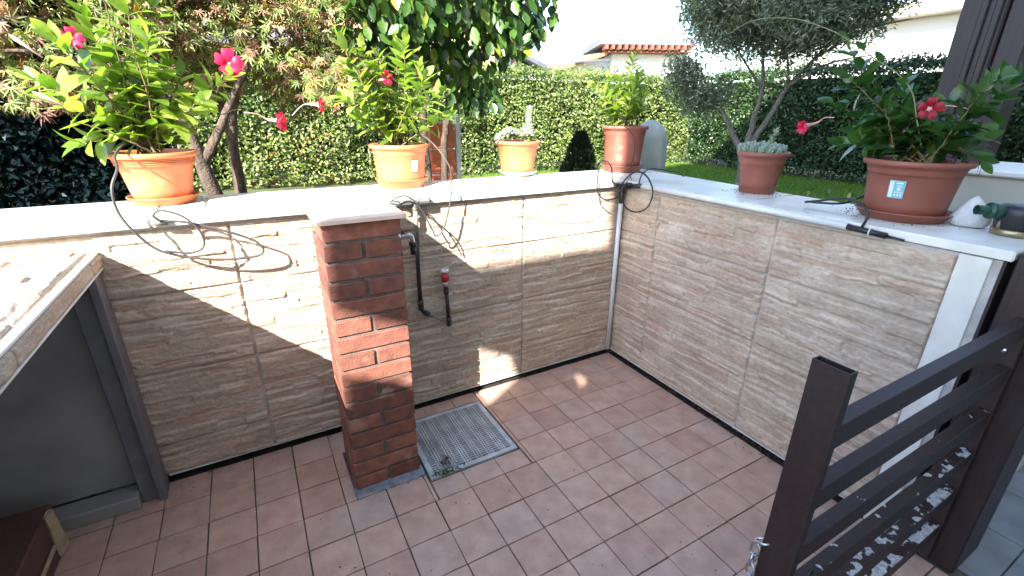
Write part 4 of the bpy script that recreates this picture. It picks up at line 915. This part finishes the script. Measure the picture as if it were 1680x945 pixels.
# low ground cover beyond the right coping
n = 2600; X = RNG.normal(2.15, .30, n); Y = RNG.normal(.30, .42, n); Z = .55+np.abs(RNG.normal(0, .13, n))
keep = (X > 1.42); o = leaf_cloud('ground_cover', np.stack([X, Y, Z], -1)[keep], (RNG.normal(0, 1, (n, 3))+np.array([0, 0, .6]))[keep], (RNG.normal(0, .6, (n, 3))+np.array([0, 0, 1]))[keep], .05, .026, MT['hedge'])
tag(o, "low leafy ground cover just beyond the right coping", 'ground cover')
# dense shrubbery on the left, deep shade painted as near-black leaf colour
dk = empty('shade_painted_shrubbery', (-2.9, 2.7, .5), "dense shrubbery behind the leftmost pot, under the maple, deep shade painted into its leaves", 'shrub')
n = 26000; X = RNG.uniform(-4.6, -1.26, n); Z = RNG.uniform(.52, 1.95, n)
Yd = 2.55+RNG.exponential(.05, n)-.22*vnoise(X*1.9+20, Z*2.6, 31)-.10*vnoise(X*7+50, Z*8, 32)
leaf_cloud('foliage', np.stack([X, Yd, Z], -1), RNG.normal(0, 1, (n, 3))+np.array([0, 0, -.3]), RNG.normal(0, .7, (n, 3))+np.array([0, -1, .3]), .035+.03*RNG.random(n), .020+.015*RNG.random(n), MT['shadeleaf'], dk)
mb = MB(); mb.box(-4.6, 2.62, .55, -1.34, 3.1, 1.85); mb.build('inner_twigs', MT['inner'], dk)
# small brick pier with a white metal post
bp_ = empty('brick_pier', (.56, 2.45, .5), "small pier of big orange hollow bricks behind the second pot", 'pier')
for k in range(4):
    mb = MB(); mb.box(.448, 2.36, .5+k*.200+.006, .652, 2.56, .5+(k+1)*.200-.006, .004); mb.build('hollow_brick', mat("orange hollow brick", (.58, .15, .07), .8, (.46, .11, .055), 20, .4) if k == 0 else bpy.data.materials['orange hollow brick'], bp_)
    mb = MB(); mb.box(.456, 2.368, .5+(k+1)*.200-.0055, .644, 2.552, .5+(k+1)*.200+.0055); mb.build('mortar_bed', MT['joint'], bp_)
pw = MB(); pw.box(.672, 2.37, .5, .712, 2.41, 1.42, .003); tag(pw.build('metal_post', MT['pvc']), "thin pale metal post beside the small orange brick pier", 'post')

# ================================================================= TREES
def limb(mb, pts, r0, r1, n=6, seg=9):
    P = smooth_path(pts, n); N_ = len(P); mb.tube([p+Vector((random.uniform(-1, 1), random.uniform(-1, 1), 0))*.004 for p in P], [r0+(r1-r0)*(i/(N_-1)) for i in range(N_)], seg)
def in_cl(centers, rad, n, flat=.7):
    c = centers[RNG.integers(0, len(centers), n)]; v = unit(RNG.normal(0, 1, (n, 3)))*(RNG.random((n, 1))**.45)*rad; v[:, 2] *= flat; return c+v
def lobed():
    vs = [(0, 0, 0)]; fs = []
    for k, (a, L) in enumerate([(-2.0, .5), (-1.35, .75), (-.7, .95), (0, 1.05), (.7, .95), (1.35, .75), (2.0, .5)]):
        d = np.array([math.cos(a), math.sin(a)]); p_ = np.array([-d[1], d[0]]); b = len(vs)
        m1 = d*L*.45+p_*.085; m2 = d*L*.45-p_*.085; tip = d*L; vs += [(m1[0], m1[1], .03), (tip[0], tip[1], -.16*L), (m2[0], m2[1], .03)]; fs += [(0, b+2, b+1), (0, b, b+1)]
    fs = [(0, b, b+1) for b in range(1, 22, 3)]+[(0, b+1, b+2) for b in range(1, 22, 3)]
    return np.array(vs, float), np.array(fs)
LOB = lobed()
def tree_leaves(t, P, D, N, L, W, m_stuff, m_obj, shape, nparts, name='leaf', mesh=None, asp=1.0):
    """the nparts leaves that show largest (nearest to the camera side) as objects, the rest as one mesh"""
    cp_ = np.array([-.87, -1.33, 1.39]); dist = np.linalg.norm(P-cp_, axis=1)
    v = P-cp_; fwn = np.array(fw); vis = (v@np.array(up2))/(v@fwn) < .66; order = np.argsort(dist+np.where(vis, 0, 100))
    big = order[:nparts]; rest = order[nparts:]
    if mesh is None: mesh = fast_mesh(name, shape[0], shape[1], m_obj)
    for i in big: link(name, mesh, t, mw=leaf_matrix(P[i], D[i], N[i], float(L[i]), float(W[i])))
    leaf_cloud('foliage', P[rest], D[rest], N[rest], L[rest], W[rest], m_stuff, t, shape=shape)
# maple
mp = empty('maple_tree', (-1.0, 1.8, .5), "Japanese maple with reddish and yellow-green leaves behind the leftmost pot", 'tree')
mb = MB(); limb(mb, [(-.99, 1.74, .5), (-1.04, 1.72, .9), (-1.08, 1.70, 1.15), (-1.13, 1.70, 1.42), (-1.30, 1.75, 1.75), (-1.5, 1.85, 2.05)], .050, .012)
limb(mb, [(-1.07, 1.70, 1.12), (-.98, 1.70, 1.25), (-.90, 1.70, 1.40), (-.75, 1.75, 1.65), (-.6, 1.85, 2.0)], .028, .010)
limb(mb, [(-.90, 1.92, .5), (-.92, 1.90, .95), (-.90, 1.90, 1.3), (-.80, 1.92, 1.7), (-.78, 1.95, 2.3)], .040, .012)
limb(mb, [(-.91, 1.90, 1.15), (-.95, 1.93, 1.5), (-1.05, 1.98, 1.9), (-1.15, 2.0, 2.3)], .022, .010)
limb(mb, [(-1.13, 1.70, 1.42), (-1.3, 1.62, 1.55), (-1.6, 1.65, 1.62), (-1.8, 1.7, 1.6)], .014, .005)
mb.build('trunk', MT['bark'], mp, True)
cs = []
for k in range(230):
    x = RNG.uniform(-2.2, -.22); y = RNG.uniform(1.5, 2.5); zlo = 1.44 if x < -1.35 else (1.50 if x < -.9 else 1.44)
    z = zlo+(2.55-zlo)*RNG.random()**1.2+ (.2 if x < -1.85 else 0); cs.append((x, y, z))
cs = np.array(cs); n = 13000; P = in_cl(cs, .19, n, .6); P = P[P[:, 2] > 1.34]; n = len(P)
D = RNG.normal(0, .8, (n, 3))+np.array([-.1, -.5, -.9]); N = RNG.normal(0, .45, (n, 3))+np.array([-.3, -.7, .6]); L = .036+.026*RNG.random(n)
mp_mesh = fast_mesh('leaf', LOB[0], LOB[1], MT['mapleobj'])
tree_leaves(mp, P, D, N, L, L, MT['maple'], MT['mapleobj'], LOB, 280, mesh=mp_mesh)
# persimmon
ps = empty('persimmon_tree', (.30, 1.9, .5), "dark broad-leaved tree with a slanting branch behind the second pot", 'tree')
mb = MB(); limb(mb, [(.30, 1.90, .5), (.25, 1.90, 1.0), (.235, 1.89, 1.32), (.28, 1.87, 1.69), (.29, 1.87, 2.05), (.25, 1.8, 2.8)], .032, .014)
limb(mb, [(.36, 1.86, .5), (.36, 1.85, 1.1), (.39, 1.83, 1.36), (.44, 1.81, 1.51), (.62, 1.73, 1.75), (.76, 1.66, 1.97), (.95, 1.55, 2.35)], .026, .012)
limb(mb, [(.27, 1.88, 1.6), (.1, 1.92, 1.8), (-.1, 1.98, 1.95)], .012, .005); limb(mb, [(.5, 1.78, 1.58), (.6, 1.72, 1.58), (.68, 1.7, 1.50)], .010, .004)
limb(mb, [(.28, 1.87, 1.75), (.10, 1.5, 2.1), (-.1, 1.2, 2.5)], .014, .006)
mb.build('trunk', MT['bark'], ps, True)
cs = []
for k in range(400):
    c = np.array([.36, 1.70, 2.5])+unit(RNG.normal(0, 1, 3))*RNG.random()**.4*np.array([.78, .62, .80]); cs.append(c)
cs = [c for c in cs if c[2] > 1.70][:150]
cs += [(-.08, 1.97, 1.82), (-.14, 1.98, 1.95), (.0, 1.95, 1.72), (-.02, 1.98, 1.60), (.12, 1.92, 1.70), (.30, 1.88, 1.66), (.52, 1.78, 1.62), (.64, 1.72, 1.60), (.66, 1.70, 1.47), (.60, 1.74, 1.52), (.45, 1.80, 1.46), (.40, 1.84, 1.75), (.85, 1.58, 1.86), (.92, 1.55, 1.93), (.80, 1.62, 1.80), (.74, 1.66, 1.88), (.20, 1.9, 1.8), (.50, 1.8, 1.8), (.60, 1.74, 1.9), (.3, 1.86, 1.9), (.1, 1.93, 1.9)]
cs = np.array(cs); n = 5600; P = in_cl(cs, .18, n, .9); P = P[(P[:, 2] > 1.40)]
P = P[~((P[:, 0] > .50) & (P[:, 2] < 1.60+.9*(P[:, 0]-.66)) & (P[:, 0] > .68))]; n = len(P)
D = RNG.normal(0, .45, (n, 3))+np.array([.1, -.2, -1.0]); N = RNG.normal(0, .5, (n, 3))+np.array([-.2, -1, .35]); L = .068+.030*RNG.random(n)
OV = (np.array([[0, 0, 0], [.18, .30, .08], [.18, -.30, .08], [.5, .5, .10], [.5, -.5, .10], [.82, .26, 0], [.82, -.26, 0], [1, 0, -.12], [.5, 0, -.04]], float),
      np.array([[0, 8, 1], [0, 2, 8], [1, 8, 3], [2, 4, 8], [3, 8, 5], [4, 6, 8], [5, 8, 7], [6, 7, 8]]))
tree_leaves(ps, P, D, N, L, L*.62, MT['persim'], MT['persimobj'], OV, 290)
# olive
ol = empty('olive_tree', (3.36, 1.66, .5), "grey-green olive tree with several forked trunks on the lawn", 'tree')
mb = MB(); B0 = (3.36, 1.66, .5)
limb(mb, [B0, (3.37, 1.66, .95), (3.30, 1.78, 1.22), (3.22, 1.88, 1.42), (3.12, 1.98, 1.60), (3.06, 2.05, 1.8)], .040, .007)
limb(mb, [B0, (3.38, 1.65, 1.0), (3.40, 1.64, 1.3), (3.42, 1.62, 1.6), (3.38, 1.66, 1.95), (3.30, 1.7, 2.3)], .036, .008)
limb(mb, [B0, (3.40, 1.63, 1.05), (3.48, 1.54, 1.35), (3.54, 1.46, 1.6), (3.62, 1.30, 1.85), (3.75, 1.05, 2.15)], .036, .008)
for a, b in (((3.42, 1.62, 1.6), (3.2, 1.9, 2.1)), ((3.54, 1.46, 1.62), (3.85, .95, 1.85)), ((3.54, 1.46, 1.6), (3.35, 1.6, 2.1)), ((3.38, 1.66, 1.9), (3.6, 1.4, 2.5)), ((3.22, 1.88, 1.42), (3.0, 2.15, 1.5)), ((3.62, 1.3, 1.85), (3.95, .8, 2.1))):
    a = Vector(a); b = Vector(b); m_ = a.lerp(b, .5)+Vector((random.uniform(-.08, .08), random.uniform(-.08, .08), .06)); limb(mb, [a, m_, b], .013, .004)
mb.build('trunk', MT['barkgrey'], ol, True)
cs = []
for k in range(500):
    c = np.array([3.42, 1.55, 2.45])+unit(RNG.normal(0, 1, 3))*RNG.random()**.45*np.array([.74, 1.0, .64]); lo = 1.80+.10*(RNG.random()-.5) if c[0] > 3.2 else 1.66
    if c[2] > lo: cs.append(c)
cs += [(3.02, 2.12, 1.62+.05*k) for k in range(5)]+[(3.12, 2.0, 1.52), (3.05, 2.1, 1.48), (2.96, 2.2, 1.62), (2.92, 2.22, 1.8), (3.2, 1.9, 1.58), (3.15, 1.98, 1.46), (3.0, 2.15, 1.7)]*3
cs = np.array(cs); n = 76000; P = in_cl(cs, .16, n, .9)
D = RNG.normal(0, .8, (n, 3))+np.array([0, -.1, .25]); N = RNG.normal(0, 1, (n, 3)); leaf_cloud('foliage', P, D, N, .044+.026*RNG.random(n), .011+.005*RNG.random(n), MT['olive'], ol)
n = 170; tw = MB()
for k in range(n):
    c = Vector(cs[RNG.integers(0, len(cs))]); d = Vector(tuple(RNG.normal(0, 1, 3))).normalized()*.14; tw.tube([c-d, c, c+d], [.005, .004, .0015], 4)
tw.build('twigs', MT['bark'], ol, True)['kind'] = 'stuff'
# dark little conifer and bush beside the corner pot
cn = empty('conifer_shrub', (2.12, 2.70, .5), "small dark conical conifer in front of the sunny hedge", 'shrub')
n = 7000; hh = RNG.random(n); rr_ = (.26*(1-hh)**.75+.02)*RNG.random(n)**.4; a = RNG.uniform(0, 6.283, n)
P = np.stack([2.15+rr_*np.cos(a), 2.65+rr_*np.sin(a), .52+.66*hh], -1); leaf_cloud('foliage', P, np.stack([np.cos(a)*.6, np.sin(a)*.6, np.full(n, .9)], -1)+RNG.normal(0, .25, (n, 3)), RNG.normal(0, 1, (n, 3)), .055, .008, MT['conifer'], cn)
mb = MB(); mb.tube([(2.15, 2.65, .48), (2.15, 2.65, 1.05)], [.02, .008], 8); mb.build('trunk', MT['bark'], cn, True)
cv = MB(); pr = [(.10, 0), (.115, .05), (.12, .25), (.13, .55), (.12, .72), (.085, .80), (.03, .84), (.001, .845)]
cv.lathe(pr, (1.56, 1.12, .5), 28); cv.v = [((x-1.56)*(1.0+.10*math.sin(9*math.atan2(y-1.12, x-1.56)+z*5))+1.56+.10*(z-.9)*.3, (y-1.12)*(1+.10*math.sin(7*math.atan2(y-1.12, x-1.56)+2+z*4))+1.12, z) for x, y, z in cv.v]
tag(cv.build('furniture_cover', MT['cover'], None, True), "grey-green fabric cover standing behind the corner pot", 'cover')

# ================================================================= HOUSES
def win(parent, x0, z0, x1, z1, y, m=MT['glass']):
    mb = MB(); mb.box(x0-.06, y-.05, z0-.06, x1+.06, y-.01, z1+.06, .01); f = mb.build('window', MT['white'], parent)
    mb = MB(); mb.box(x0, y-.06, z0, x1, y-.051, z1); mb.build('pane', m, f)
h1 = empty('ochre_house', (1.0, 13.5, .5), "ochre yellow house behind the dark tree, with a slanting grey roof at its right", 'house')
prism([(-7, .4), (5.6, .4), (5.6, 5.4), (-7, 5.4)], [], 'y', 11.3, 16, MT['yellow'], 'wall', h1)
mb = MB(); mb.box(-7.4, 10.9, 5.4, 6.0, 16.4, 5.6, .02); mb.build('roof', MT['rooftile'], h1)
prism([(10.5, 2.62), (11.28, 2.98), (11.28, 3.05), (10.5, 2.70)], [], 'x', -4, 4.9, MT['roofgrey'], 'lean_to_roof', h1)
for x in (-3.0, .4, 3.6): win(h1, x, 3.6, x+1.0, 4.9, 11.3)
for x in (-1.4, 2.2):
    mb = MB(); mb.box(x, 11.22, 3.5, x+.55, 11.285, 4.95, .01); mb.build('shutter', MT['redwood'], h1)
h2 = empty('gabled_house', (7.4, 13.6, .5), "pale house with a sloping grey roof edge and red timber slats, seen above the hedge", 'house')
prism([(5.9, .4), (8.6, .4), (8.6, 2.55), (5.9, 3.55)], [], 'y', 13.4, 17, MT['white'], 'wall', h2)
prism([(5.75, 3.62), (9.2, 2.42), (9.2, 2.55), (5.75, 3.80)], [], 'y', 13.0, 17.2, MT['roofgrey'], 'roof', h2)
for k in range(7):
    mb = MB(); x = 5.95+k*.22; mb.box(x, 12.9, 2.3, x+.06, 12.98, 3.42-.36*(x-5.95), .005); mb.build('slat', MT['redwood'], h2)
h3 = empty('white_house', (12.0, 12.6, .5), "white house with grey eave over red rafter ends, left of the olive tree", 'house')
def rot_box(parent, name, m, c, L, Wd, z0, z1, ang, ch_=0):
    mb = MB(); mb.box(-L/2, -Wd/2, z0, L/2, Wd/2, z1, ch_); ca, sa = math.cos(ang), math.sin(ang)
    mb.v = [(c[0]+x*ca-y*sa, c[1]+x*sa+y*ca, z) for x, y, z in mb.v]; return mb.build(name, m, parent)
A3 = (10.6, 13.0); B3 = (13.4, 11.6); ang3 = math.atan2(B3[1]-A3[1], B3[0]-A3[0]); L3 = math.hypot(B3[0]-A3[0], B3[1]-A3[1]); dn = (-math.sin(ang3), math.cos(ang3)); mid3 = ((A3[0]+B3[0])/2, (A3[1]+B3[1])/2)
def off3(s, d): return (A3[0]+(B3[0]-A3[0])*s+dn[0]*d, A3[1]+(B3[1]-A3[1])*s+dn[1]*d)
rot_box(h3, 'wall', MT['white'], off3(.58, 1.4), L3*.86, 2.6, .4, 3.30, ang3)
rot_box(h3, 'eave', MT['roofgrey'], off3(.5, 1.1), L3+.2, 3.3, 3.50, 3.74, ang3, .02)
rot_box(h3, 'soffit_board', MT['redwood'], off3(.52, .9), L3-.1, 2.4, 3.31, 3.345, ang3)
for k in range(14): rot_box(h3, 'rafter_end', MT['redwood'], off3(.03+k*.071, -.42), .09, .55, 3.36, 3.495, ang3)
prism([(9.0, .4), (10.9, .4), (10.9, 3.15), (10.5, 3.15), (9.0, 2.68)], [], 'y', 13.2, 16, MT['white'], 'side_wing', h3)
prism([(8.7, 2.62), (10.7, 3.22), (10.7, 3.32), (8.7, 2.70)], [], 'y', 12.7, 16, MT['rooftile'], 'wing_roof', h3)
prism([(9.3, 2.90), (10.6, 3.02), (10.6, 3.07), (9.3, 2.95)], [], 'y', 12.4, 12.66, MT['roofgrey'], 'solar_panel', h3)
h4 = empty('white_house', (10.3, 3.8, .5), "big white sunlit house with a cream fascia behind the shaded hedge", 'house')
mb = MB(); mb.box(10.2, -4.0, .4, 15, 6.2, 3.02); mb.build('wall', MT['white'], h4)
mb = MB(); mb.box(9.9, -4.2, 3.021, 15.2, 5.6, 3.26, .01); mb.build('fascia', MT['cream'], h4)
mb = MB(); mb.box(9.95, 2.9, 3.262, 10.07, 3.02, 3.75, .01); mb.build('roof_post', MT['cream'], h4)
prism([(-4, 3.75), (3.6, 3.45), (3.6, 3.62), (-4, 4.2)], [], 'x', 9.7, 14, MT['brown'], 'upper_roof', h4)
h5 = empty('garden_wall', (4.4, -1.0, 0), "grey-green plastered wall to the right of the brown column", 'wall')
mb = MB(); mb.box(4.2, -3.0, 0, 4.4, -.60, 3.2, .01); mb.build('wall_face', MT['greige'], h5)
n = 900; c_ = np.array([3.4, -.86, 1.25]); P = c_+RNG.normal(0, 1, (n, 3))*np.array([.22, .16, .14])
sb = empty('garden_bush', (3.4, -.86, .0), "light green bush in front of the grey-green wall", 'bush'); leaf_cloud('foliage', P, RNG.normal(0, 1, (n, 3)), RNG.normal(0, 1, (n, 3)), .06, .03, MT['hedge'], sb)
mb = MB(); mb.tube([(3.4, -.86, -.02), (3.4, -.86, 1.25)], [.03, .01], 8); mb.build('trunk', MT['bark'], sb, True)
tpn = MB(); tpn.lathe([(.10, 0), (.115, .02), (.15, .20), (.16, .20), (.16, .235), (.14, .235), (.13, .18)], (2.75, -.80, 1.02), 28)
tpn2 = empty('terracotta_planter', (2.75, -.80, .0), "brown terracotta planter on a plinth behind the beige cabinet", 'planter'); tpn.build('planter_bowl', MT['terracotta_dark'], tpn2, True)
mb = MB(); mb.box(2.62, -.93, 0, 2.88, -.67, 1.019, .01); mb.build('plinth', MT['cap'], tpn2)

# ================================================================= THE HOUSE BEHIND THE CAMERA (it throws the long shade)
ox, oz = -3.48, 3.09
H8 = empty('own_house', (2.5, -4.4, 0), "cream plastered house behind the photographer whose edge shades the right of the terrace", 'house')
mb = MB(); mb.box(ox+.82, -8, 0, 9, -2.4, 7.4); mb.build('wall', MT['cream'], H8)
mb = MB(); mb.box(ox+.73, -8.2, 7.4, 9.3, -2.38, 7.55, .01); mb.build('roof', MT['rooftile'], H8)
Q = lambda a, b: (a+ox, b+oz)
prism([(ox+.818, 0), (ox+.818, .69+oz), Q(-.22, .69), Q(-.22, .36), Q(.04, .245), Q(.20, .165), Q(.245, .0), Q(.16, -.14), Q(-.02, .02), Q(-.22, .10), (ox-.22, 0)],
      [[Q(.66, -.08), Q(.80, -.19), Q(.80, -.25), Q(.77, -.23)]], 'y', -2.43, -2.40, MT['cream'], 'light_mask_screen', H8)  # unseen added screen, its notch and slot cut to shape the sun patches
print('objects', len(bpy.data.objects), 'tiles', ntile)
